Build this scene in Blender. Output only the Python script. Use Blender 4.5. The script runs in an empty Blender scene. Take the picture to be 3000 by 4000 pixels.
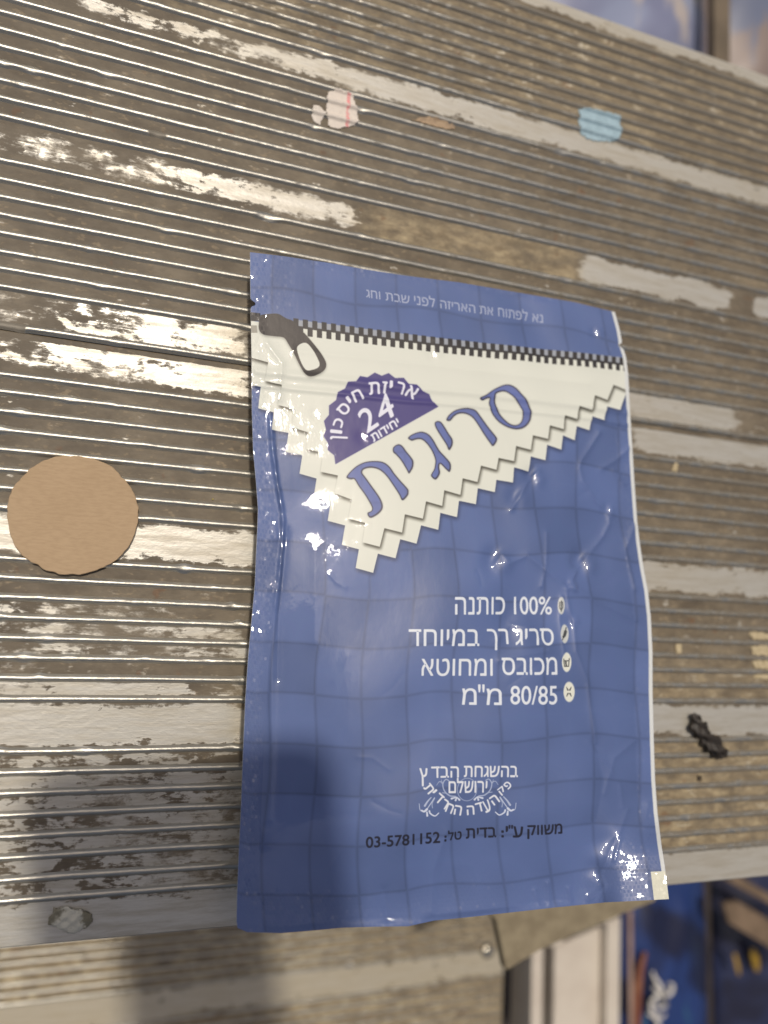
import bpy, math, random
import numpy as np
from mathutils import Matrix, Vector
from mathutils.geometry import tessellate_polygon
random.seed(7)
RNG = np.random.default_rng(7)
scene = bpy.context.scene

# ------------------------------------------------------------------ camera, world, sun, exposure
F = 3000.0                       # focal length in photo pixels (photo 3000 x 4000)
CX, CY = 1500.0, 2000.0
H = 0.26                         # lens height over the plate (m)
def _axes():
    a = np.array([10000.0 - CX, 2760.0 - CY]); by = -28000.0
    bx = (-F * F - a[1] * by) / a[0]
    d1 = np.array([a[0], a[1], F]); d1 /= np.linalg.norm(d1)
    d2 = np.array([bx, by, F]); d2 /= np.linalg.norm(d2)
    n = np.cross(d2, d1)
    if n[2] > 0: n = -n
    n /= np.linalg.norm(n); d2 = np.cross(n, d1)
    return np.array([d1, d2, n])
R = _axes()                      # rows: world X (along the ribs), Y, Z in camera axes
def P(x, y, z=0.0):
    """photo measurement (x, y) on the level z -> place in the world (metres)"""
    x = np.asarray(x, float); y = np.asarray(y, float); z = np.asarray(z, float)
    x, y, z = np.broadcast_arrays(x, y, z)
    r = np.stack([x - CX, y - CY, np.full(x.shape, F)], -1) @ R.T
    t = (z - H) / r[..., 2]
    o = r * t[..., None]; o[..., 2] += H
    return o
def pix(w):
    w = np.asarray(w, float); c = (w - np.array([0, 0, H])) @ R
    return np.stack([CX + F * c[..., 0] / c[..., 2], CY + F * c[..., 1] / c[..., 2]], -1)

cam = bpy.data.objects.new('camera', bpy.data.cameras.new('camera'))
scene.collection.objects.link(cam); scene.camera = cam
M3 = np.stack([R @ [1, 0, 0], R @ [0, -1, 0], R @ [0, 0, -1]], 1)
mw = Matrix([list(M3[0]) + [0], list(M3[1]) + [0], list(M3[2]) + [H], [0, 0, 0, 1]])
cam.matrix_world = mw
cd = cam.data
cd.sensor_fit = 'VERTICAL'; cd.sensor_height = 36.0; cd.sensor_width = 27.0
cd.lens = 36.0 * F / 4000.0
cd.clip_start = 0.005; cd.clip_end = 60.0
cd.dof.use_dof = True
_f = P(1500, 2500, 0.026); cd.dof.focus_distance = float((R.T @ (_f - np.array([0, 0, H])))[2])
cd.dof.aperture_fstop = 5.2

_s = P(724, 3280, 0.0)           # the point of the plate opposite the sun, seen past the lens
SUN = np.array([0, 0, H]) - _s; SUN /= np.linalg.norm(SUN)
sun_el = math.asin(SUN[2]); sun_az = math.atan2(SUN[0], SUN[1])
world = bpy.data.worlds.new("World"); scene.world = world; world.use_nodes = True
wn = world.node_tree.nodes; wl = world.node_tree.links
sky = wn.new('ShaderNodeTexSky'); sky.sky_type = 'NISHITA'; sky.sun_disc = False
sky.sun_elevation = sun_el; sky.sun_rotation = sun_az
sky.air_density = 1.0; sky.dust_density = 6.0; sky.ozone_density = 0.6
wl.new(sky.outputs[0], wn['Background'].inputs[0]); wn['Background'].inputs[1].default_value = 0.1
sun = bpy.data.objects.new('sun', bpy.data.lights.new('sun', 'SUN'))
scene.collection.objects.link(sun)
sun.data.energy = 3.7; sun.data.angle = math.radians(2.5); sun.data.color = (1.0, 0.93, 0.82)
sun.rotation_euler = Vector(SUN).to_track_quat('Z', 'Y').to_euler()
scene.view_settings.view_transform = 'Standard'; scene.view_settings.look = 'None'
scene.view_settings.gamma = 1.0; scene.view_settings.exposure = -0.75
scene.cycles.sample_clamp_indirect = 6.0

# ------------------------------------------------------------------ helpers
C = scene.collection
def tag(o, label=None, cat=None, group=None, kind=None):
    if label: o['label'] = label
    if cat: o['category'] = cat
    if group: o['group'] = group
    if kind: o['kind'] = kind
    return o
def empty(name, loc, label, cat, group=None):
    o = bpy.data.objects.new(name, None); C.objects.link(o); o.location = loc
    o.empty_display_size = 0.01
    return tag(o, label, cat, group)
def mesh_obj(name, verts, faces, mat, parent=None, smooth=True):
    m = bpy.data.meshes.new(name); m.from_pydata([tuple(map(float, v)) for v in verts], [], [tuple(map(int, f)) for f in faces])
    m.update()
    if smooth: m.polygons.foreach_set('use_smooth', [True] * len(m.polygons))
    if mat: m.materials.append(mat)
    o = bpy.data.objects.new(name, m); C.objects.link(o)
    if parent:
        o.parent = parent
        o.matrix_parent_inverse = Matrix.Translation(-Vector(parent.location))
    return o
def grid_faces(nr, nc):
    i = np.arange(nr - 1)[:, None] * nc + np.arange(nc - 1)[None]
    return np.stack([i, i + nc, i + nc + 1, i + 1], -1).reshape(-1, 4)
def slab(name, pts, z0, th, mat, parent=None, bev=0.0, dome=None):
    """closed outline (world XY) raised to a real thickness, with a small chamfer"""
    pts = [tuple(p) for p in pts]; n = len(pts)
    c = np.mean(np.array(pts), 0)
    a = np.array(pts); ins = a + (c - a) / np.linalg.norm(c - a, axis=1)[:, None] * bev
    rings = [[(x, y, z0) for x, y in a], [(x, y, z0 + th - bev) for x, y in a]]
    if bev: rings.append([(x, y, z0 + th) for x, y in ins])
    v = [q for r in rings for q in r]; f = []
    for k in range(len(rings) - 1):
        for i in range(n):
            j = (i + 1) % n; f.append((k * n + i, k * n + j, (k + 1) * n + j, (k + 1) * n + i))
    top = [Vector((x, y, 0)) for x, y, z in rings[-1]]
    o_ = (len(rings) - 1) * n
    for t in tessellate_polygon([top]): f.append((o_ + t[0], o_ + t[1], o_ + t[2]))
    for t in tessellate_polygon([[Vector((x, y, 0)) for x, y, z in rings[0]]]): f.append((t[2], t[1], t[0]))
    o = mesh_obj(name, v, f, mat, parent, smooth=False)
    import bmesh
    bm = bmesh.new(); bm.from_mesh(o.data); bmesh.ops.recalc_face_normals(bm, faces=bm.faces); bm.to_mesh(o.data); bm.free()
    return o
def W2(pts, z=0.0):
    a = np.array(pts, float); return P(a[:, 0], a[:, 1], z)[:, :2]
def lin(c):
    return tuple((v / 255 / 12.92 if v / 255 <= 0.04045 else ((v / 255 + 0.055) / 1.055) ** 2.4) for v in c) + (1.0,)

class MB:
    """small node builder"""
    def __init__(s, name):
        s.m = bpy.data.materials.new(name); s.m.use_nodes = True
        s.t = s.m.node_tree; s.N = s.t.nodes; s.L = s.t.links; s.b = s.N['Principled BSDF']
    def n(s, kind, **kw):
        d = s.N.new(kind)
        for k, v in kw.items():
            if k.startswith('_'): setattr(d, k[1:], v)
            else: s.put(d.inputs[k.replace('__', ' ')], v)
        return d
    def put(s, sock, v):
        if hasattr(v, 'is_output') and v.is_output: s.L.new(v, sock)
        else: sock.default_value = v
    def math(s, op, a, b=None, c=None, clamp=False):
        d = s.N.new('ShaderNodeMath'); d.operation = op; d.use_clamp = clamp
        s.put(d.inputs[0], a)
        if b is not None: s.put(d.inputs[1], b)
        if c is not None: s.put(d.inputs[2], c)
        return d.outputs[0]
    def mix(s, f, a, b):
        d = s.N.new('ShaderNodeMix'); d.data_type = 'RGBA'
        s.put(d.inputs[0], f); s.put(d.inputs[6], a); s.put(d.inputs[7], b); return d.outputs[2]
    def mixf(s, f, a, b):
        d = s.N.new('ShaderNodeMix'); d.data_type = 'FLOAT'
        s.put(d.inputs[0], f); s.put(d.inputs[2], a); s.put(d.inputs[3], b); return d.outputs[0]
    def coord(s, which='Object', scale=(1, 1, 1), loc=(0, 0, 0)):
        t = s.N.new('ShaderNodeTexCoord'); mp = s.N.new('ShaderNodeMapping')
        mp.inputs['Scale'].default_value = scale; mp.inputs['Location'].default_value = loc
        s.L.new(t.outputs[which], mp.inputs[0]); return mp.outputs[0]
    def noise(s, vec, scale, detail=4, rough=0.55, dist=0.0):
        d = s.n('ShaderNodeTexNoise', Scale=scale, Detail=float(detail), Roughness=rough, Distortion=dist)
        s.L.new(vec, d.inputs['Vector']); return d.outputs['Fac']
    def step(s, v, lo, hi):
        d = s.N.new('ShaderNodeMapRange'); d.interpolation_type = 'SMOOTHSTEP'
        s.put(d.inputs[0], v); s.put(d.inputs[1], lo); s.put(d.inputs[2], hi); return d.outputs[0]
    def attr(s, name):
        d = s.N.new('ShaderNodeAttribute'); d.attribute_name = name; return d.outputs['Fac']
    def bump(s, h, dist, strength=1.0, normal=None):
        d = s.n('ShaderNodeBump', Strength=strength, Distance=dist); s.L.new(h, d.inputs['Height'])
        if normal is not None: s.L.new(normal, d.inputs['Normal'])
        return d.outputs[0]
    def set(s, **kw):
        for k, v in kw.items(): s.put(s.b.inputs[k.replace('__', ' ')], v)
        return s.m

# ------------------------------------------------------------------ metal materials
def plate_material(name):
    m = MB(name)
    co = m.coord('Object', (1, 1, 1)); st = m.coord('Object', (0.5, 1, 1)); st2 = m.coord('Object', (0.05, 1, 1))
    bias = m.attr('bias'); tan = m.attr('tan')
    n1 = m.noise(st, 170, 9, 0.66, 0.3); n2 = m.noise(st, 620, 5, 0.6); n3 = m.noise(co, 28, 4, 0.5)
    v = m.math('ADD', m.math('MULTIPLY', m.math('SUBTRACT', n1, 0.5), 3.7), m.math('MULTIPLY', m.math('SUBTRACT', n2, 0.5), 1.5))
    v = m.math('ADD', v, m.math('MULTIPLY', m.step(m.noise(m.coord('Object', (.7, 1, 1), (.31, .2, 0)), 120, 4, .6), .60, .74), .75))
    v = m.math('SUBTRACT', v, m.math('MULTIPLY', m.step(m.noise(m.coord('Object', (.8, 1, 1), (.7, .9, 0)), 210, 6, .7), .55, .72), .55))
    n4 = m.noise(m.coord('Object', (.06, 1, 1)), 1300, 4, .6)
    v = m.math('ADD', v, m.math('MULTIPLY', m.math('SUBTRACT', n4, 0.5), 0.9))
    v = m.math('ADD', v, bias)
    soft = m.math('ADD', 0.16, m.math('MULTIPLY', m.step(n3, .4, .65), 0.3))
    clean = m.step(v, m.math('SUBTRACT', 0.05, soft), m.math('ADD', 0.06, soft))
    # thin leftover film on the clean metal, light blotches on the dirt
    film = m.math('MULTIPLY', m.step(m.noise(m.coord('Object', (.12, 1, 1), (.5, .1, 0)), 330, 6, .7), 0.38, 0.68), 0.62)
    brush = m.noise(st2, 2600, 3, 0.6); scr = m.noise(m.coord('Object', (1, .02, 1)), 1500, 2, .5)
    metal = m.mix(brush, lin((186, 182, 172)), lin((208, 204, 195)))
    metal = m.mix(film, metal, lin((160, 151, 134)))
    metal = m.mix(m.math('MULTIPLY', tan, 0.5), metal, lin((206, 186, 144)))
    d1 = m.mix(m.step(n3, 0.35, 0.65), lin((102, 92, 78)), lin((126, 115, 98)))  # brown dirt, its tones lifted to stand in for the pale lens veil
    d1 = m.mix(m.math('MULTIPLY', m.step(m.math('ADD', n2, m.math('MULTIPLY', n1, .6)), 0.86, 1.0), 0.75), d1, lin((150, 134, 110)))
    d2 = m.mix(m.step(m.noise(st, 260, 7, .7), 0.3, 0.72), lin((128, 112, 88)), lin((184, 167, 134)))
    dirt = m.mix(m.math('MULTIPLY', tan, m.step(n1, .25, .6)), d1, d2)
    dirt = m.mix(m.math('MULTIPLY', m.step(m.noise(co, 90, 3, .5), 0.66, 0.72), 0.5), dirt, lin((120, 82, 52)))
    blot = m.step(m.noise(m.coord('Object', (.55, 1, 1), (.1, .5, 0)), 150, 7, .72), .34, .66)
    dirt = m.mix(m.math('MULTIPLY', m.math('SUBTRACT', 1.0, blot), .45), dirt, lin((70, 61, 50)))
    col = m.mix(clean, dirt, metal)
    m.set(Base__Color=col, Metallic=m.math('MULTIPLY', clean, 0.42),
          Roughness=m.mixf(clean, m.mixf(n2, 0.5, 0.7), m.mixf(film, 0.38, 0.56)), Specular__IOR__Level=0.3)
    hgt = m.math('ADD', m.math('MULTIPLY', clean, -0.45), m.math('MULTIPLY', n2, 0.5))
    hgt = m.math('ADD', hgt, m.math('MULTIPLY', brush, 0.12))
    return m.set(Normal=m.bump(hgt, 0.00022, 0.8))
def rib_material(name, tint=0.0):
    m = MB(name)
    g = m.n('ShaderNodeNewGeometry'); sep = m.n('ShaderNodeSeparateXYZ'); m.L.new(g.outputs['Normal'], sep.inputs[0])
    co = m.coord('Object', (0.35, 1, 1)); n = m.noise(co, 420, 6, 0.62); n2 = m.noise(m.coord('Object', (1, 1, 1)), 24, 3, .5)
    dirt = m.attr('grime')
    worn = m.math('MULTIPLY', m.step(sep.outputs[2], 0.35, 0.8), m.math('SUBTRACT', 1.0, m.math('MULTIPLY', m.step(m.math('ADD', n, m.math('MULTIPLY', dirt, .35)), .62, .78), .8)))
    col = m.mix(worn, lin((104, 95, 81)), lin((182, 178, 168)))
    return m.set(Base__Color=col, Metallic=m.math('MULTIPLY', worn, 0.9), Roughness=m.mixf(worn, 0.6, m.mixf(n2, .33, .46)),
                 Normal=m.bump(n, 0.00028, 0.9))
MAT_PLATE = plate_material('worn_aluminium_plate')
MAT_RIB = rib_material('worn_rib_edge')

# ------------------------------------------------------------------ ribbed planks
YL = [-670, -612, -555, -498, -441, -384, -327, -270, -213, -157, -14, 45, 113, 181, 244, 312, 380, 452, 624, 700, 768, 836, 908, 981, 1048, 1118,
      1272, 1460, 1529, 1603, 1678, 1754, 1832, 1905, 1980, 2179, 2254, 2330, 2408, 2489, 2566, 2646, 2729, 2937, 3018, 3100, 3184, 3267, 3351, 3438, 3520]
YW = [float(P(0, y)[1]) for y in YL]
Y_FAR = float(P(0, -760)[1]); Y_NEAR = float(P(0, 3706)[1]); Y_JOINT = float(P(0, 1284)[1])
X0, X1 = -0.16, 0.52
# cleanliness of each strip: list of (photo x, bias, tan) along the strip, keyed by its upper rib
D = [(0, -0.75, 0), (900, -0.75, .06), (2000, -0.72, .14), (3000, -0.75, .16)]
SPEC = {-760: [(0, .55, .3), (3000, .6, .3)],
        -157: [(0, -.8, 0), (150, -.5, 0), (350, .1, 0), (900, .25, .2), (1300, .75, .1), (1750, .9, .1), (3000, .9, .3)],
        380: [(0, -.7, 0), (3000, -.7, .3)],
        452: [(0, .0, 0), (150, .05, 0), (600, .2, .1), (900, .5, 0), (1350, .45, .1), (1440, -.5, .7), (1500, -.9, 1), (2230, -.8, 1), (2290, .9, .1), (2830, .9, .1), (2870, -.8, 0), (2930, -.8, 0), (2960, .9, .1), (3000, .9, 0)],
        1118: [(0, -.2, 0), (120, -.15, 0), (400, .1, 0), (650, .5, 0), (970, .35, .2), (2470, .6, .2), (2850, .7, .1), (2900, -.5, .1), (3000, -.6, .1)],
        1272: [(0, -.1, 0), (120, -.05, 0), (300, .35, 0), (900, .6, .1), (980, .3, .2), (2460, -.2, .1), (2530, .75, .1), (3000, .8, .1)],
        1980: [(0, .95, 0), (980, .85, .1), (2500, .8, .3), (3000, .85, .1)],
        2254: [(0, -.75, 0), (2500, -.75, .25), (3000, -.7, .1)],
        2330: [(0, -.02, 0), (500, .02, .1), (640, -.2, .1), (720, -.65, 0), (2500, -.7, .3), (3000, -.65, .2)],
        2408: [(0, -.3, 0), (60, .1, 0), (380, .05, 0), (430, -.35, 0), (640, .08, 0), (900, .25, .1), (960, -.5, 0), (2500, -.65, .35), (3000, -.6, .3)],
        2489: [(0, -.1, 0), (330, .1, 0), (400, -.5, 0), (470, -.1, 0), (960, .0, .1), (2500, -.65, .4), (3000, -.6, .5)],
        2566: [(0, -.3, 0), (330, -.32, 0), (600, -.5, .1), (960, -.35, .1), (2500, -.6, .6), (3000, -.6, .6)],
        2646: [(0, .55, 0), (700, .5, 0), (760, -.5, 0), (800, -.1, .1), (960, -.5, .3), (2500, -.5, .9), (3000, -.5, .7)],
        2729: [(0, 1.1, 0), (880, 1.05, 0), (930, .5, .4), (2550, .95, .1), (3000, .95, .1)],
        2937: [(0, .05, .1), (580, .15, .1), (960, .0, .3), (2550, -.5, .9), (3000, -.5, .8)],
        3520: [(0, 1.3, 0), (3000, 1.3, .2)]}
for k in (-670, -612, -555, -498, -441, -384, -327, -270, -213): SPEC[k] = [(0, -.5, .4), (1500, -.5, .65), (2300, -.4, .8), (3000, -.6, .5)]
for k in (3018, 3100, 3184, 3267, 3351, 3438): SPEC[k] = [(0, .3, .1), (400, .12, .1), (860, .25, .1), (1000, .0, .3), (2550, -.5, 1), (3000, -.5, 1)]
def strip_vals(key, yw, X):
    sp = SPEC.get(key, D)
    px = pix(np.stack([X, np.full_like(X, yw), np.zeros_like(X)], -1))[:, 0]
    xs = [a[0] for a in sp]
    return np.interp(px, xs, [a[1] for a in sp]), np.interp(px, xs, [a[2] for a in sp])

def rib_mesh(name, y, z, x0, x1, mat, seed, hgt=0.0009, w=0.00092, gaps=(), grime=0.0):
    rg = np.random.default_rng(seed)
    n = int((x1 - x0) / 0.0012) + 1
    X = np.linspace(x0, x1, n)
    hh = np.full(n, hgt); ww = np.full(n, w); yy = np.full(n, y)
    lo = np.interp(X, np.linspace(x0, x1, 60), rg.normal(0, 1, 60))
    hh *= 1 + .05 * lo; yy += 0.00005 * np.interp(X, np.linspace(x0, x1, 40), rg.normal(0, 1, 40))
    for _ in range(rg.integers(12, 24)):          # knocks and burrs
        c = rg.uniform(x0, x1); s = rg.uniform(.0006, .0028); a = rg.uniform(-.35, .12)
        g = np.exp(-((X - c) / s) ** 2); hh *= 1 + a * g; ww *= 1 + abs(a) * 0.8 * g; yy += rg.normal(0, .00012) * g
    grx = np.zeros(n)
    for a, b in gaps:
        k_ = np.clip(np.minimum(X - a, b - X) / .0008 + (.0 if a > x0 + .001 else 0), 0, 1); hh = hh * (1 - .45 * k_); grx = np.maximum(grx, k_ * 3)
    prof = [(-1.5, -0.15), (-1.08, 0.25), (-0.85, 0.6), (-0.5, 0.88), (-0.18, 1.0), (0.18, 1.0), (0.5, 0.88), (0.85, 0.6), (1.08, 0.25), (1.5, -0.15)]
    V = np.stack([np.stack([X, yy + a * ww, z + b * hh], -1) for a, b in prof], 1).reshape(-1, 3)
    k = len(prof)
    f = [tuple(q) for q in grid_faces(n, k)]
    f += [tuple(range(k - 1, -1, -1)), tuple((n - 1) * k + i for i in range(k))]
    m = bpy.data.meshes.new(name); m.from_pydata([tuple(v) for v in V], [], f); m.update()
    import bmesh
    bm = bmesh.new(); bm.from_mesh(m); bmesh.ops.recalc_face_normals(bm, faces=bm.faces); bm.to_mesh(m); bm.free()
    m.polygons.foreach_set('use_smooth', [True] * len(m.polygons)); m.materials.append(mat)
    px = np.clip((X - 0.02) / .3, 0, 1)
    at = m.attributes.new('grime', 'FLOAT', 'POINT'); at.data.foreach_set('value', np.repeat(px * .9 + grx + grime + (.5 if y > YW[9] else 0), k).astype(np.float32))
    return m

def plank(name, keys, ytop, ybot, z, x0, x1, label, endspec, cat='plank', gaps={}, lip=(0.006, 0.006), vals=strip_vals, edge_dirt=1.0, key_of=None, foldx=True):
    """an extruded plank: face sheet with folded lips, ribs standing proud of it"""
    root = empty(name, ((x0 + x1) / 2, (ytop + ybot) / 2, z), label, cat, 'ribbed metal planks')
    rows = []                                   # (y, z, key, dist)
    bounds = [ytop] + [YW_[0] for YW_ in keys] + [ybot]
    X = np.arange(x0, x1 + 1e-6, 0.0016)
    rows.append((ytop, z - lip[0], endspec[0])); rows.append((ytop, z - 0.0004, endspec[0]))
    yv = ytop - 0.0004; seg_keys = [endspec[0]] + [k for _, k in keys]
    for i in range(len(bounds) - 1):
        a, b = bounds[i], bounds[i + 1]; key = seg_keys[i]
        n = max(4, int(abs(a - b) / 0.0007))
        for t in np.linspace(0, 1, n, endpoint=False):
            y = a + (b - a) * t
            if i == 0 and t == 0: y = a - 0.0004
            rows.append((y, z, key))
    rows.append((ybot + 0.0004, z, seg_keys[-1])); rows.append((ybot, z - 0.0004, seg_keys[-1])); rows.append((ybot, z - lip[1], seg_keys[-1]))
    ribs = [q[0] for q in keys]
    V = []; B = []; T = []
    for y, zz, key in rows:
        V.append(np.stack([X, np.full_like(X, y), np.full_like(X, zz)], -1))
        b, t = vals(key, y, X)
        d = min(abs(y - r) for r in ribs)
        if key == 'edge' and y > Y_JOINT - .0022: b = b * 0 - 1.6
        w = .0052 if b.mean() > .2 else .0016
        b = b - edge_dirt * (1.8 * max(0, 1 - d / w) ** 1.5)
        B.append(b); T.append(t)
    V = np.concatenate(V); nc = len(X)
    base = mesh_obj('deck', V, grid_faces(len(rows), nc), MAT_PLATE, root)
    base.data.attributes.new('bias', 'FLOAT', 'POINT').data.foreach_set('value', np.concatenate(B).astype(np.float32))
    base.data.attributes.new('tan', 'FLOAT', 'POINT').data.foreach_set('value', np.concatenate(T).astype(np.float32))
    base.data.polygons.foreach_set('use_smooth', [False] * len(base.data.polygons))
    for i, (y, key) in enumerate(keys):
        if key in ('none',): continue
        m = rib_mesh('rib', y, z, x0 + .0001, x1 - .0001, MAT_RIB, int(abs(y * 1e5)) + 11, gaps=gaps.get(key, ()))
        o = bpy.data.objects.new('rib', m); C.objects.link(o); o.parent = root
        o.matrix_parent_inverse = Matrix.Translation(-Vector(root.location))
    return root

near_keys = [(YW[i], YL[i]) for i in range(len(YL)) if YL[i] > 1272]
far_keys = [(YW[i], YL[i]) for i in range(len(YL)) if YL[i] <= 1272]
gx = lambda px, y: float(P(px, y)[0])
far_keys_b = [(y if k != 1272 else Y_JOINT + 0.0013, k) for y, k in far_keys]
plank('tread_plank', far_keys_b, Y_FAR, Y_JOINT + 0.0003, 0.0, X0, X1,
      'far ribbed aluminium plank with brown grime, behind the upper half of the pouch', (-760,),
      gaps={380: [(gx(583, 530), gx(645, 550))], 1272: [(X0, gx(95, 1285))]})
def near_vals(key, y, X):
    return strip_vals(key if key != 'edge' else 1272, y, X)
plank('tread_plank', near_keys, Y_JOINT - 0.0002, Y_NEAR, 0.0, X0, X1,
      'near ribbed aluminium plank with worn bright bands, under the cardboard disc', ('edge',), vals=near_vals, lip=(.006, .009))

# lower step, one lens-height further down
ZL = -H
def low_vals(key, y, X):
    n = np.sin(X * 37 + y * 90) * .15
    return np.full_like(X, {'flat': .75, 'g': -.35}.get(key, .0)) + n, np.full_like(X, .8 if key == 'flat' else 1.4)
Y_LT = float(P(0, 3640, ZL)[1]); ly = [3695, 3733, 3769, 3809, 3851, 3890, 3928]
lk = [(float(P(0, y, ZL)[1]), 'g') for y in ly]; lk[-1] = (lk[-1][0], 'flat')
yy = float(P(0, 4070, ZL)[1])
lk.append((yy, 'g'))
for i in range(7): yy -= .0061; lk.append((yy, 'g' if i < 6 else 'flat'))
yy -= .0155; lk.append((yy, 'g'))
for i in range(7): yy -= .0061; lk.append((yy, 'g' if i < 6 else 'g'))
XL1 = float(P(1968, 3750, ZL)[0])
for k in range(3): lk.insert(0, (lk[0][0] + .0061, 'g'))
lower = plank('tread_plank', lk, lk[0][0] + .0155, lk[-1][0] - .013, ZL, -.3, XL1,
              'lower tan ribbed plank one step down, beneath the bottom edge of the pouch', ('flat',), vals=low_vals, edge_dirt=.5)

# ------------------------------------------------------------------ pouch: outline of its rim, measured on the photograph
LE = [(977, 985), (978, 1100), (979, 1180), (983, 1400), (984, 1600), (989, 1760), (1000, 1880), (1008, 1988), (1006, 2060), (1001, 2151), (996, 2280), (989, 2360), (970, 2562), (958, 2742), (949, 2953), (941, 3166), (933, 3331), (926, 3500), (924, 3600), (928, 3625)]
RE = [(2402, 1219), (2421, 1289), (2433, 1354), (2446, 1397), (2454, 1462), (2462, 1620), (2469, 1728), (2477, 1864), (2489, 2035), (2499, 2120), (2514, 2220), (2531, 2309), (2542, 2410), (2549, 2549), (2549, 2698), (2554, 2897), (2559, 3046), (2568, 3170), (2583, 3294), (2597, 3383), (2613, 3512)]
TE = [(977, 985), (1117, 1002), (1280, 1026), (1415, 1050), (1578, 1076), (1800, 1104), (2025, 1143), (2242, 1180), (2402, 1219)]
BE = [(928, 3625), (966, 3641), (1099, 3645), (1231, 3634), (1331, 3624), (1463, 3620), (1596, 3618), (1696, 3596), (1828, 3583), (1961, 3568), (2165, 3545), (2364, 3525), (2563, 3515), (2613, 3512)]
def arc(pts, t):
    a = np.array(pts, float); d = np.r_[0, np.cumsum(np.linalg.norm(np.diff(a, axis=0), axis=1))]; d /= d[-1]
    x = np.interp(t, d, a[:, 0]); y = np.interp(t, d, a[:, 1])
    return np.stack([x, y], -1)
def coons(u, v):
    u = np.asarray(u, float); v = np.asarray(v, float)
    U = u[..., None]; V = v[..., None]
    tl, tr, bl, br = map(np.array, (TE[0], TE[-1], BE[0], BE[-1]))
    return ((1 - U) * arc(LE, v) + U * arc(RE, v) + (1 - V) * arc(TE, u) + V * arc(BE, u)
            - ((1 - U) * (1 - V) * tl + U * (1 - V) * tr + (1 - U) * V * bl + U * V * br))
def sst(x, a, b):
    t = np.clip((np.asarray(x, float) - a) / (b - a), 0, 1); return t * t * (3 - 2 * t)

# ---- the print, drawn flat (photo-pixel units, then unrolled on to the pouch's own u, v)
OX, OY, CW, CH = 900, 960, 1740, 2710
SS = 2
def tri_mask(tris):
    """coverage of a list of triangles [(3,2)] on the drawing sheet"""
    M = np.zeros((CH * SS, CW * SS), bool)
    for t in tris:
        t = (np.asarray(t, float) - (OX, OY)) * SS
        x0, y0 = np.floor(t.min(0)).astype(int); x1, y1 = np.ceil(t.max(0)).astype(int) + 1
        x0, y0 = max(x0, 0), max(y0, 0); x1, y1 = min(x1, CW * SS), min(y1, CH * SS)
        if x1 <= x0 or y1 <= y0: continue
        gx_, gy_ = np.meshgrid(np.arange(x0, x1) + .5, np.arange(y0, y1) + .5)
        (ax, ay), (bx, by), (cx, cy) = t
        d = (bx - ax) * (cy - ay) - (by - ay) * (cx - ax)
        if abs(d) < 1e-9: continue
        s_ = 1 if d > 0 else -1
        e = 1e-3
        w0 = s_ * ((bx - ax) * (gy_ - ay) - (by - ay) * (gx_ - ax)) >= -e
        w1 = s_ * ((cx - bx) * (gy_ - by) - (cy - by) * (gx_ - bx)) >= -e
        w2 = s_ * ((ax - cx) * (gy_ - cy) - (ay - cy) * (gx_ - cx)) >= -e
        M[y0:y1, x0:x1] |= w0 & w1 & w2
    return M.reshape(CH, SS, CW, SS).mean((1, 3)).astype(np.float32)
def glyph_mask(items):
    """even-odd fill of outline sets, each an array of edges (n,2,2)"""
    M = np.zeros((CH * SS, CW * SS), bool)
    for E_ in items:
        E_ = (E_ - np.array([OX, OY])) * SS
        lo = np.floor(E_.reshape(-1, 2).min(0)).astype(int); hi = np.ceil(E_.reshape(-1, 2).max(0)).astype(int) + 1
        X_, Y_ = np.meshgrid(np.arange(lo[0], hi[0]) + .5, np.arange(lo[1], hi[1]) + .503)
        ins = np.zeros(X_.shape, bool)
        for (x1, y1), (x2, y2) in E_:
            if y1 == y2: continue
            j0, j1 = int(min(y1, y2) - lo[1]) , int(max(y1, y2) - lo[1]) + 2
            xs, ys = X_[max(j0 - 1, 0):j1], Y_[max(j0 - 1, 0):j1]
            ins[max(j0 - 1, 0):j1] ^= ((ys < y1) != (ys < y2)) & (xs < (x2 - x1) * (ys - y1) / (y2 - y1) + x1)
        M[lo[1]:hi[1], lo[0]:hi[0]] |= ins
    return M.reshape(CH, SS, CW, SS).mean((1, 3)).astype(np.float32)
def poly_tris(loops):
    ls = [[Vector((x, y, 0)) for x, y in l] for l in loops]
    flat = [p for l in loops for p in l]
    return [[flat[i] for i in t] for t in tessellate_polygon(ls)]
def smooth_loop(pts, n=6):
    a = np.array(pts, float); out = []
    N_ = len(a)
    for i in range(N_):
        p0, p1, p2, p3 = a[i - 1], a[i], a[(i + 1) % N_], a[(i + 2) % N_]
        for k in range(n):
            t = k / n
            out.append(.5 * ((2 * p1) + (-p0 + p2) * t + (2 * p0 - 5 * p1 + 4 * p2 - p3) * t * t + (-p0 + 3 * p1 - 3 * p2 + p3) * t ** 3))
    return [tuple(q) for q in out]
def zz(pts, ox, oy, s): return [(ox + x * s, oy + y * s) for x, y in pts]
def blur(m, r):
    r = int(r)
    for _ in range(2):
        for ax in (0, 1):
            p = np.pad(m, [(r + 1, r) if a == ax else (0, 0) for a in (0, 1)], mode='edge')
            c = np.cumsum(p, ax, dtype=np.float64)
            n = m.shape[ax]
            m = ((np.take(c, np.arange(2 * r + 1, 2 * r + 1 + n), ax) - np.take(c, np.arange(0, n), ax)) / (2 * r + 1)).astype(np.float32)
    return m
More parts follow.
